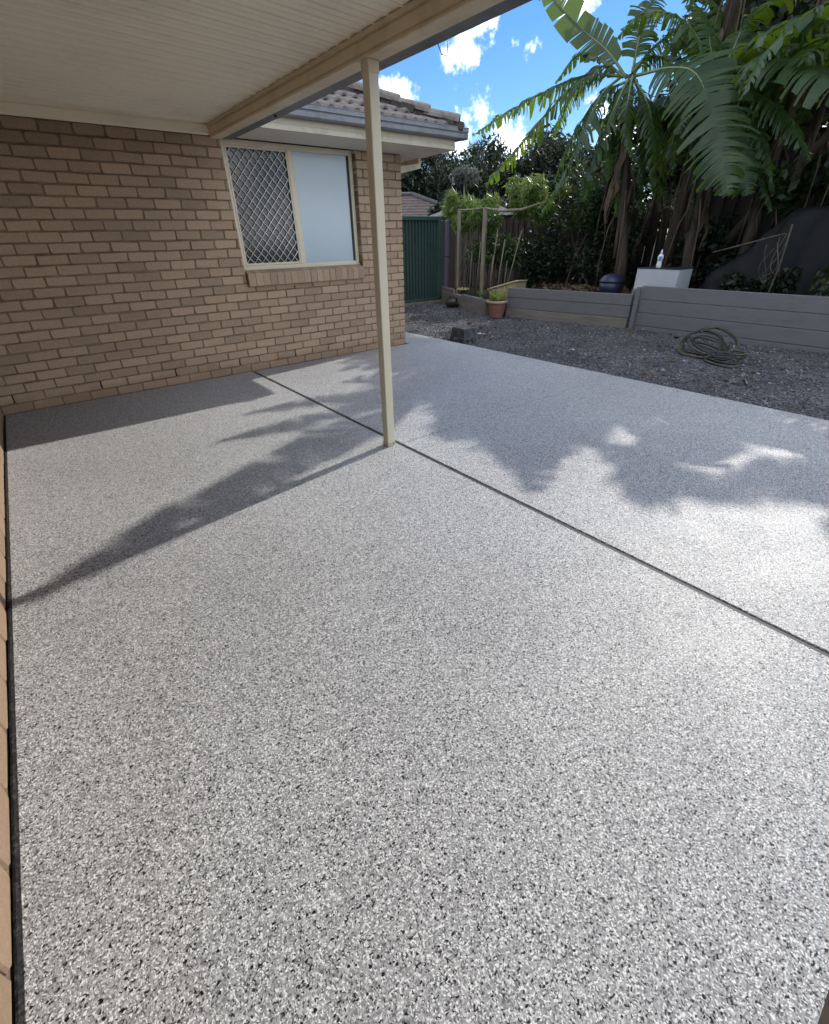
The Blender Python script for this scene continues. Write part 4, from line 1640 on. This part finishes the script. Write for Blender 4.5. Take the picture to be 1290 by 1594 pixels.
def banana(label, base, crown, leaves, seed, r0=.13, extra=0, spread=2.0, dead=6, lift=.6, group='banana plants along the back fence', hwx=.34):
    t_ = thing('banana_plant', label, 'banana plant', group=group)
    rg = random.Random(seed)
    b_ = MB()
    B_, C_ = Vector(base), Vector(crown)
    pts = [B_.lerp(C_, f) + Vector((rg.uniform(-.03, .03), rg.uniform(-.03, .03), 0)) for f in (0, .2, .4, .6, .8, 1.02)]
    b_.tube(pts, [r0 * 1.15, r0, r0 * .9, r0 * .82, r0 * .7, r0 * .45], 10)
    # overlapping sheath bases
    for i in range(7):
        f = rg.uniform(.1, .95)
        a = rg.uniform(0, 6.28)
        c = B_.lerp(C_, f)
        rr = r0 * (1 - .4 * f) * 1.02
        b_.tube([c + Vector((rr * math.cos(a), rr * math.sin(a), -.25)), c + Vector((rr * 1.15 * math.cos(a), rr * 1.15 * math.sin(a), .05)), c + Vector((rr * 1.5 * math.cos(a), rr * 1.5 * math.sin(a), .3))], [.03, .035, .008], 5)
    b_.build('trunk', M['trunk'], t_)
    for i, lf in enumerate(leaves):
        path, hw, dr, te = lf[:4]
        banana_leaf(path, hw, dr, te, t_, seed * 100 + i, facing=lf[4] if len(lf) > 4 else None)
    for i in range(extra):
        a = 6.283 * (i + rg.random() * .6) / extra
        ln = spread * rg.uniform(.75, 1.15)
        up_ = lift * rg.uniform(.6, 1.4)
        d = Vector((math.cos(a), math.sin(a), 0))
        path = [C_, C_ + d * ln * .25 + Vector((0, 0, up_)), C_ + d * ln * .6 + Vector((0, 0, up_ * 1.1)), C_ + d * ln * .88 + Vector((0, 0, up_ * .45)), C_ + d * ln + Vector((0, 0, up_ * -.5))]
        banana_leaf(path, hwx * rg.uniform(.8, 1.1), rg.uniform(.6, 1.1), rg.uniform(.5, .95), t_, seed * 100 + 50 + i)
    if dead:
        for i in range(dead + 4):
            a = rg.uniform(0, 6.28)
            f = rg.uniform(.45, .9)
            c = B_.lerp(C_, f)
            d = Vector((math.cos(a), math.sin(a), 0))
            ln = rg.uniform(.7, 1.5)
            mb = MB()
            mb.tube([c + d * r0 * .8, c + d * (r0 + .10) + Vector((0, 0, -ln * .25)), c + d * (r0 + .16) + Vector((0, 0, -ln * .65)), c + d * (r0 + rg.uniform(.05, .2)) + Vector((0, 0, -ln))], [.02, .014, .010, .006], 5)
            mb.build('dry_stalk', M['dry_leaf'], t_)
    for i in range(dead):
        f = rg.uniform(.35, .95)
        dead_leaf(B_.lerp(C_, f), rg.uniform(.5, 1.1) * min(1.0, f * 1.4), t_, seed * 10 + i)
    return t_


def from_shadow(X_, Y_, h_):
    """Point at height h whose sun shadow falls on the slab at (X, Y)."""
    k_ = 1 / math.tan(SUN_EL)
    return (X_ + .9886 * k_ * h_, Y_ + .150 * k_ * h_, h_)


FS = from_shadow
banana('tall banana plant with big torn fronds arching left towards the house', (9.5, -.62, .3), (9.5, -.05, 3.5), VISIBLE_LEAVES['A'], 1, .10, dead=5)
banana('banana plant whose long frond hangs down in front of the dark fence', (9.55, -1.75, .3), (9.5, -1.48, 3.12), VISIBLE_LEAVES['B'], 2, .085, dead=3)
# taller plants behind, whose crowns stand above the frame and throw the leaf shadows on the slab
C0 = FS(3.35, -2.15, 5.1)
cl = [([C0, FS(2.9, -2.25, 5.7), FS(2.1, -2.55, 6.1), FS(1.1, -2.93, 6.0), FS(.03, -3.34, 5.5)], .33, .3, .28),
      ([C0, FS(2.8, -2.1, 5.6), FS(2.1, -2.06, 5.7), FS(1.35, -2.03, 5.45)], .22, .5, .8),
      ([C0, FS(2.9, -1.9, 5.6), FS(2.45, -1.63, 5.7), FS(1.76, -1.5, 5.5)], .24, .6, .8),
      ([C0, FS(3.3, -1.8, 5.5), FS(3.3, -1.4, 5.5), FS(3.0, -1.2, 5.1)], .36, .7, .7),
      ([C0, FS(3.5, -2.2, 5.5), FS(3.9, -1.7, 5.3), FS(4.5, -1.3, 4.7)], .4, .8, .8),
      ([C0, FS(3.6, -2.5, 5.4), FS(4.1, -2.5, 5.2), FS(4.8, -2.4, 4.6)], .4, .8, .8),
      ([C0, FS(3.3, -2.45, 5.4), FS(3.1, -2.75, 5.3), FS(2.95, -3.05, 4.8)], .34, .7, .8),
      ([C0, FS(3.5, -2.6, 5.4), FS(3.9, -3.0, 5.2), FS(4.5, -3.4, 4.6)], .40, .8, .8)]
banana('very tall banana plant with thick trunk rising out of the picture', (9.95, -1.15, .3), C0, cl, 3, .10, dead=3)
D0 = FS(3.75, -3.3, 4.8)
dl = [([D0, FS(3.4, -3.4, 5.2), FS(2.95, -3.75, 5.2), FS(2.57, -4.13, 4.9)], .34, .5, .5),
      ([D0, FS(3.65, -3.7, 5.2), FS(3.35, -4.3, 5.2), FS(3.03, -4.82, 4.8)], .17, .5, .7),
      ([D0, FS(3.35, -3.25, 5.1), FS(3.1, -3.4, 5.1), FS(2.85, -3.6, 4.7)], .30, .6, .7),
      ([D0, FS(3.5, -3.0, 5.1), FS(3.2, -2.95, 5.0), FS(2.9, -3.0, 4.6)], .28, .6, .7),
      ([D0, FS(4.0, -3.1, 5.0), FS(4.6, -2.9, 4.8), FS(5.2, -2.8, 4.2)], .36, .8, .8),
      ([D0, FS(4.1, -3.45, 5.0), FS(4.6, -3.5, 4.8), FS(5.2, -3.6, 4.2)], .32, .8, .9),
      ([D0, FS(3.75, -3.5, 5.1), FS(3.8, -3.65, 5.0), FS(3.9, -3.8, 4.5)], .26, .8, .9)]
banana('banana plant behind the white box with crown above the picture', (9.95, -2.35, .3), D0, dl, 4, .085, dead=3)
banana('leaning banana plant at the right edge with a slanting trunk', (10.3, -1.75, .9), (9.6, -3.45, 3.0), [], 5, .085, extra=11, spread=1.9, dead=1, lift=.4)
banana('dark banana plant crowded behind the two front plants', (10.5, -.2, .3), (10.6, -.55, 3.0), [], 6, .07, extra=13, spread=1.7, dead=2, lift=.25)
banana('banana plant in deep shade near the tall dark screen', (10.6, -2.6, .3), (10.5, -2.6, 3.1), [], 7, .07, extra=14, spread=1.9, dead=2, lift=.25)

# fences at the back of the garden
pf = thing('paling_fence', 'old dark brown timber paling fence behind the garden bed', 'fence')
pal = [MB(), MB(), MB()]
meshes = []
for i, mb in enumerate(pal):
    hh = 1.72 + .03 * i
    mb.box((-.009, -.0505, 0), (.009, .0505, hh - .03 * (i == 1)))
    meshes.append(mb.mesh('paling', M['paling']))
y = 5.6
k = 0
while y > -.75:
    o = bpy.data.objects.new('paling', meshes[k % 3])
    link(o, pf)
    o.location = (11.05 + (.010 if k % 2 else -.010), y, 0.0 + random.uniform(-.02, .02))
    o.rotation_euler = (random.uniform(-.006, .006), 0, random.uniform(-.02, .02))
    y -= .101
    k += 1
for zz in (.45, 1.45):
    b = MB()
    b.box((11.07, -.8, zz), (11.13, 5.6, zz + .07))
    b.build('rail', M['paling'], pf)
sf = thing('screen_fence', 'tall black brown slatted screen fence behind the bananas', 'fence')
smesh = []
for i in range(3):
    mb = MB()
    mb.box((-.012, -.0585, 0), (.012, .0585, 2.48 + .03 * i))
    smesh.append(mb.mesh('slat', M['screen_wood']))
y = -.82
while y > -8.5:
    o = bpy.data.objects.new('slat', smesh[k % 3])
    link(o, sf)
    o.location = (11.0 + (.013 if k % 2 else -.013), y, 0.05)
    o.rotation_euler = (random.uniform(-.006, .006), 0, random.uniform(-.02, .02))
    y -= .110
    k += 1
for zz in (.6, 2.2):
    b = MB()
    b.box((11.03, -8.5, zz), (11.09, -.8, zz + .08))
    b.build('rail', M['screen_wood'], sf)

# leafy shrubs between the trellis and the fence


def shrub(label, stems, crown, n_, size, mat, seed, droop=.4, longf=3.6, sub=.3, k=9, group='leafy shrubs behind the planter'):
    t_ = thing('leafy_shrub', label, 'shrub', group=group)
    cs, rs = blob_clumps(crown[0], crown[1], k, (sub, sub, sub), seed)
    rg = random.Random(seed)
    b_ = MB()
    for i in range(stems):
        c = Vector(cs[i % len(cs)])
        base_ = Vector((crown[0][0] + rg.uniform(-.3, .3), crown[0][1] + rg.uniform(-.35, .35), .05))
        b_.tube([base_, base_.lerp(c, .5) + Vector((rg.uniform(-.08, .08), rg.uniform(-.08, .08), .1)), c], [.016, .012, .006], 5)
    b_.build('stem', M['bark'], t_)
    foliage('foliage', cs, rs, n_, size, mat, t_, droop=droop, longf=longf, seed=seed)


shrub('bright green drooping shrub above the left trellis post', 8, ((10.0, 4.1, 1.9), (.5, .75, .42)), 3400, .030, M['bright'], 21, k=22, droop=1.0, longf=6.0, sub=.2)
shrub('yellow green shrub above the trellis crossbar', 8, ((10.3, 2.35, 2.0), (.5, .8, .45)), 3000, .034, M['bright'], 22, k=20, droop=.8, longf=5.0, sub=.2)
shrub('dark leafy shrub filling the trellis below the bright leaves', 9, ((9.9, 3.1, 1.2), (.4, .9, .55)), 2600, .034, M['mid'], 23, k=18, droop=.9, longf=5.0, sub=.22)
shrub('mid green shrub beside the banana trunk', 7, ((10.2, .9, 1.75), (.45, .75, .4)), 2300, .04, M['mid'], 24, k=15, longf=2.6, sub=.22)
shrub('small leaved bush growing over the paling fence', 7, ((10.9, 1.3, 2.0), (.4, 1.0, .4)), 2400, .038, M['olive'], 25, k=16, longf=2.2, sub=.25)
shrub('dark low bush at the right end of the retaining wall', 5, ((9.05, -3.95, .78), (.25, .45, .28)), 800, .055, M['mid'], 26, k=8, longf=1.7, sub=.2)
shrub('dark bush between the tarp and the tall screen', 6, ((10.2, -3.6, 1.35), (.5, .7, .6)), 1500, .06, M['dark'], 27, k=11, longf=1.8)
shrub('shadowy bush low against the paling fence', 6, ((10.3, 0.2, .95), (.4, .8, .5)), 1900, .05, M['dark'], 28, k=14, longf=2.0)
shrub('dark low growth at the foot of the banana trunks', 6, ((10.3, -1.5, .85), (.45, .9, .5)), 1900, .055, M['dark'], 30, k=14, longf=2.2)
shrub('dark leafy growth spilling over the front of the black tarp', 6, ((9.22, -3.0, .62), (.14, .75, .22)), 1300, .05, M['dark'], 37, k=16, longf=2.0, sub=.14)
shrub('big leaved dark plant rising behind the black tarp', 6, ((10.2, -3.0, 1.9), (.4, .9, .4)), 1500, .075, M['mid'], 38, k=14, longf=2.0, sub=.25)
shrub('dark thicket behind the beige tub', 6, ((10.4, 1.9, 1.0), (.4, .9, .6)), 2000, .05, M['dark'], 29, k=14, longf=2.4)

# ------------------------------------------------------------------ beyond the fence
nh = thing('neighbour_house', 'neighbouring house with brown tiled roof beyond the green fence', 'house')
A_, B_, C_, D_ = Vector((14.6, 13.9, 2.0)), Vector((18.0, 11.6, 2.0)), Vector((16.2, 14.2, 3.02)), Vector((15.0, 15.0, 3.02))
b = MB()
b.add([A_, B_, B_ + Vector((0, 0, -2.2)), A_ + Vector((0, 0, -2.2))], [(0, 1, 2, 3)])
b.add([A_, D_ + Vector((-.6, .6, -1.0)), D_ + Vector((-.6, .6, -3.2)), A_ + Vector((0, 0, -2.2))], [(3, 2, 1, 0)])
b.build('wall', M['render'], nh)
b = MB()
rows = 9
for i in range(rows):
    f0, f1 = i / rows, (i + 1) / rows
    p00, p10 = A_.lerp(D_, f0), B_.lerp(C_, f0)
    p01, p11 = A_.lerp(D_, f1), B_.lerp(C_, f1)
    lift = Vector((0, 0, .06))
    b.add([p00 + lift, p10 + lift, p11, p01, p00 - lift * .2, p10 - lift * .2], [(0, 1, 2, 3), (4, 5, 1, 0)])
b.add([B_, B_ + Vector((1.6, 3.2, 0)), C_], [(0, 1, 2)])
b.build('roof', M['terracotta_roof'], nh)
b = MB()
b.tube([D_ + Vector((-.1, .1, .05)), C_ + Vector((.05, 0, .05))], .10, 8)
b.tube([C_ + Vector((0, 0, .05)), B_ + Vector((0, 0, .08))], .10, 8)
b.build('ridge', M['grey_roof'], nh)
# nearer grey roof corner
ns_ = thing('garden_shed', 'low grey roofed shed just behind the green fence', 'shed')
b = MB()
b.add([(11.3, 6.6, 1.92), (13.6, 5.4, 1.92), (13.5, 6.6, 2.28), (12.6, 7.1, 2.28)], [(0, 1, 2, 3)])
b.add([(11.3, 6.6, 1.92), (12.6, 7.1, 2.28), (11.8, 8.0, 1.92)], [(0, 1, 2)])
b.build('roof', M['grey_roof'], ns_)
b = MB()
b.add([(11.4, 6.65, 1.9), (13.5, 5.55, 1.9), (13.5, 5.55, -.16), (11.4, 6.65, -.16)], [(0, 1, 2, 3)])
b.build('wall', M['paling'], ns_)

TG = 'dark trees beyond the fence'
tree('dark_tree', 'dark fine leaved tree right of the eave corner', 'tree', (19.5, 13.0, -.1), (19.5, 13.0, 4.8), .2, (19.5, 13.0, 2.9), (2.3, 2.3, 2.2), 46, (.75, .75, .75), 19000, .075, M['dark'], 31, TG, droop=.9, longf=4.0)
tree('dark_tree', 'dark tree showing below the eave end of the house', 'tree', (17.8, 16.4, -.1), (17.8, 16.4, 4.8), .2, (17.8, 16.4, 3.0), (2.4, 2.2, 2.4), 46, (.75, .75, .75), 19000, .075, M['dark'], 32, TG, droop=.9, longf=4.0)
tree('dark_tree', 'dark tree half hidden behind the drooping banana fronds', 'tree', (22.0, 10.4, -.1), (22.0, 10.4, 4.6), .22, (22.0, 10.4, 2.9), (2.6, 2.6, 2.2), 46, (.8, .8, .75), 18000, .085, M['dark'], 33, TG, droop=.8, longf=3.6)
tree('dark_tree', 'olive tree seen through the gap between banana trunks', 'tree', (22.0, 6.6, -.1), (22.0, 6.6, 4.4), .22, (22.0, 6.6, 2.9), (2.4, 2.4, 2.0), 40, (.8, .8, .75), 13000, .09, M['olive'], 34, TG, droop=.3, longf=2.6)
tree('dark_tree', 'dark bushy tree low beyond the paling fence', 'tree', (15.2, 5.6, -.1), (15.2, 5.6, 2.6), .14, (15.2, 5.6, 1.75), (1.3, 1.8, .95), 30, (.5, .5, .5), 10000, .07, M['dark'], 35, TG, droop=.4, longf=2.6)
tree('dark_tree', 'dark hedge like tree behind the grey shed roof', 'tree', (15.4, 9.6, -.1), (15.4, 9.6, 2.6), .14, (15.4, 9.6, 1.7), (1.5, 1.7, 1.0), 30, (.5, .5, .5), 10000, .07, M['dark'], 36, TG, droop=.6, longf=3.0)
# big garden trees to the right that keep the yard in shade
SG = 'big trees shading the yard'
tree('shade_tree', 'big dense tree behind the banana crowns', 'tree', (15.2, .6, -.1), (14.6, .2, 7.2), .25, (14.3, .2, 6.0), (1.9, 1.9, 2.1), 60, (.45, .45, .4), 6000, .13, M['mid'], 41, SG)
tree('shade_tree', 'tall airy tree behind the tall dark screen', 'tree', (14.8, -3.0, -.1), (14.6, -3.2, 7.0), .25, (13.75, -3.45, 6.85), (1.5, 1.35, .5), 60, (.18, .18, .16), 3000, .11, M['mid'], 42, SG)
tree('shade_tree', 'slender tree with an unseen high crown added to shade the slab', 'tree', (14.4, -1.2, -.1), (14.1, -1.3, 6.9), .14, (14.0, -1.42, 7.0), (.95, 1.1, .6), 34, (.32, .32, .28), 2100, .13, M['mid'], 46, SG)  # added tree, crown out of view, fills in shade on the slab
tree('shade_tree', 'slender tree added near the screen fence, its unseen crown shading the slab', 'tree', (13.3, -1.9, -.1), (13.0, -1.9, 6.9), .12, FS(3.85, -3.25, 7.0), (.65, .45, .35), 18, (.4, .35, .3), 2600, .12, M['mid'], 47, SG)  # extra crown added out of view to close a lit band on the slab
tree('shade_tree', 'leafy tree at the far right above the screen', 'tree', (13.6, -5.6, -.1), (13.5, -5.4, 5.2), .22, (13.4, -4.8, 4.2), (1.7, 1.5, 1.5), 34, (.75, .75, .7), 7000, .12, M['olive'], 43, SG)
tree('shade_tree', 'low spreading tree close behind the paling fence', 'tree', (12.6, -.6, -.1), (12.6, -.8, 4.0), .18, (12.7, -1.2, 3.3), (1.3, 2.6, 1.3), 38, (.65, .65, .55), 9000, .11, M['dark'], 44, SG)
tree('shade_tree', 'dark dense tree filling the gap above the screen fence', 'tree', (15.5, -1.6, -.1), (15.5, -1.6, 4.6), .2, (15.5, -2.2, 3.2), (1.4, 3.0, 1.6), 40, (.75, .75, .7), 9000, .13, M['dark'], 45, SG)
# slim grey palm-like plant against the dark trees
sp_ = thing('slim_palm', 'slim grey palm with small drooping head against the dark trees', 'palm', (13.9, 8.2, 0))
b = MB()
b.tube([(.05, 0, 0), (.02, .02, 1.2), (-.02, .1, 2.3), (-.05, .12, 3.1)], [.05, .04, .03, .022], 6)
b.build('trunk', M['old_timber'], sp_)
foliage('crown', [(-.05, .12, 3.2), (-.2, .3, 3.15), (.1, -.1, 3.1)], [(.3, .3, .28)] * 3, 420, .05, M['grey_leaf'], sp_, droop=.8, longf=5, seed=61)

# small plants in the planter
for (x, y, z, lab) in ((8.62, 2.2, .2, 'small yellowed tuft behind the planter capping'), (8.9, 3.05, .2, 'pale dry tuft in the planter near the left trellis post')):
    o = blades('grass_tuft', (x, y, z), 60, .12, .16, M['bright'], lean=.9, wid=.008)
    tag(o, lab, 'plant')
b = MB()
for i in range(7):
    a = i * .9
    b.tube([(8.82, 3.0, .22), (8.82 + .1 * math.cos(a), 3.0 + .1 * math.sin(a), .30), (8.82 + .17 * math.cos(a), 3.0 + .17 * math.sin(a), .27)], [.02, .028, .006], 5)
tag(b.build('dry_clump', M['tub']), 'pale dried plant clump on the planter soil', 'plant')
lv = foliage('fallen_leaves', [(x_, y_, gz(x_, y_) + .02) for x_, y_ in ((7.6, -.6), (8.2, -2.2), (7.0, .9), (8.0, 2.3), (6.3, -3.4), (7.7, -4.6))], [(.9, .9, .008)] * 6, 46, .05, M['dry_leaf'], seed=77, longf=2.2, flat=.12)
tag(lv, 'few dry brown leaves fallen on the gravel', 'leaf litter', kind='stuff')
# fallen leaves among the trunks
foliage_o = foliage('leaf_litter', [(9.4, -.7, .40), (9.6, -1.7, .42), (9.3, .4, .42)], [(.6, .8, .05)] * 3, 500, .07, M['dry_leaf'], seed=71, longf=2.5)
tag(foliage_o, 'brown fallen leaves on the soil under the banana plants', 'leaf litter', kind='stuff')
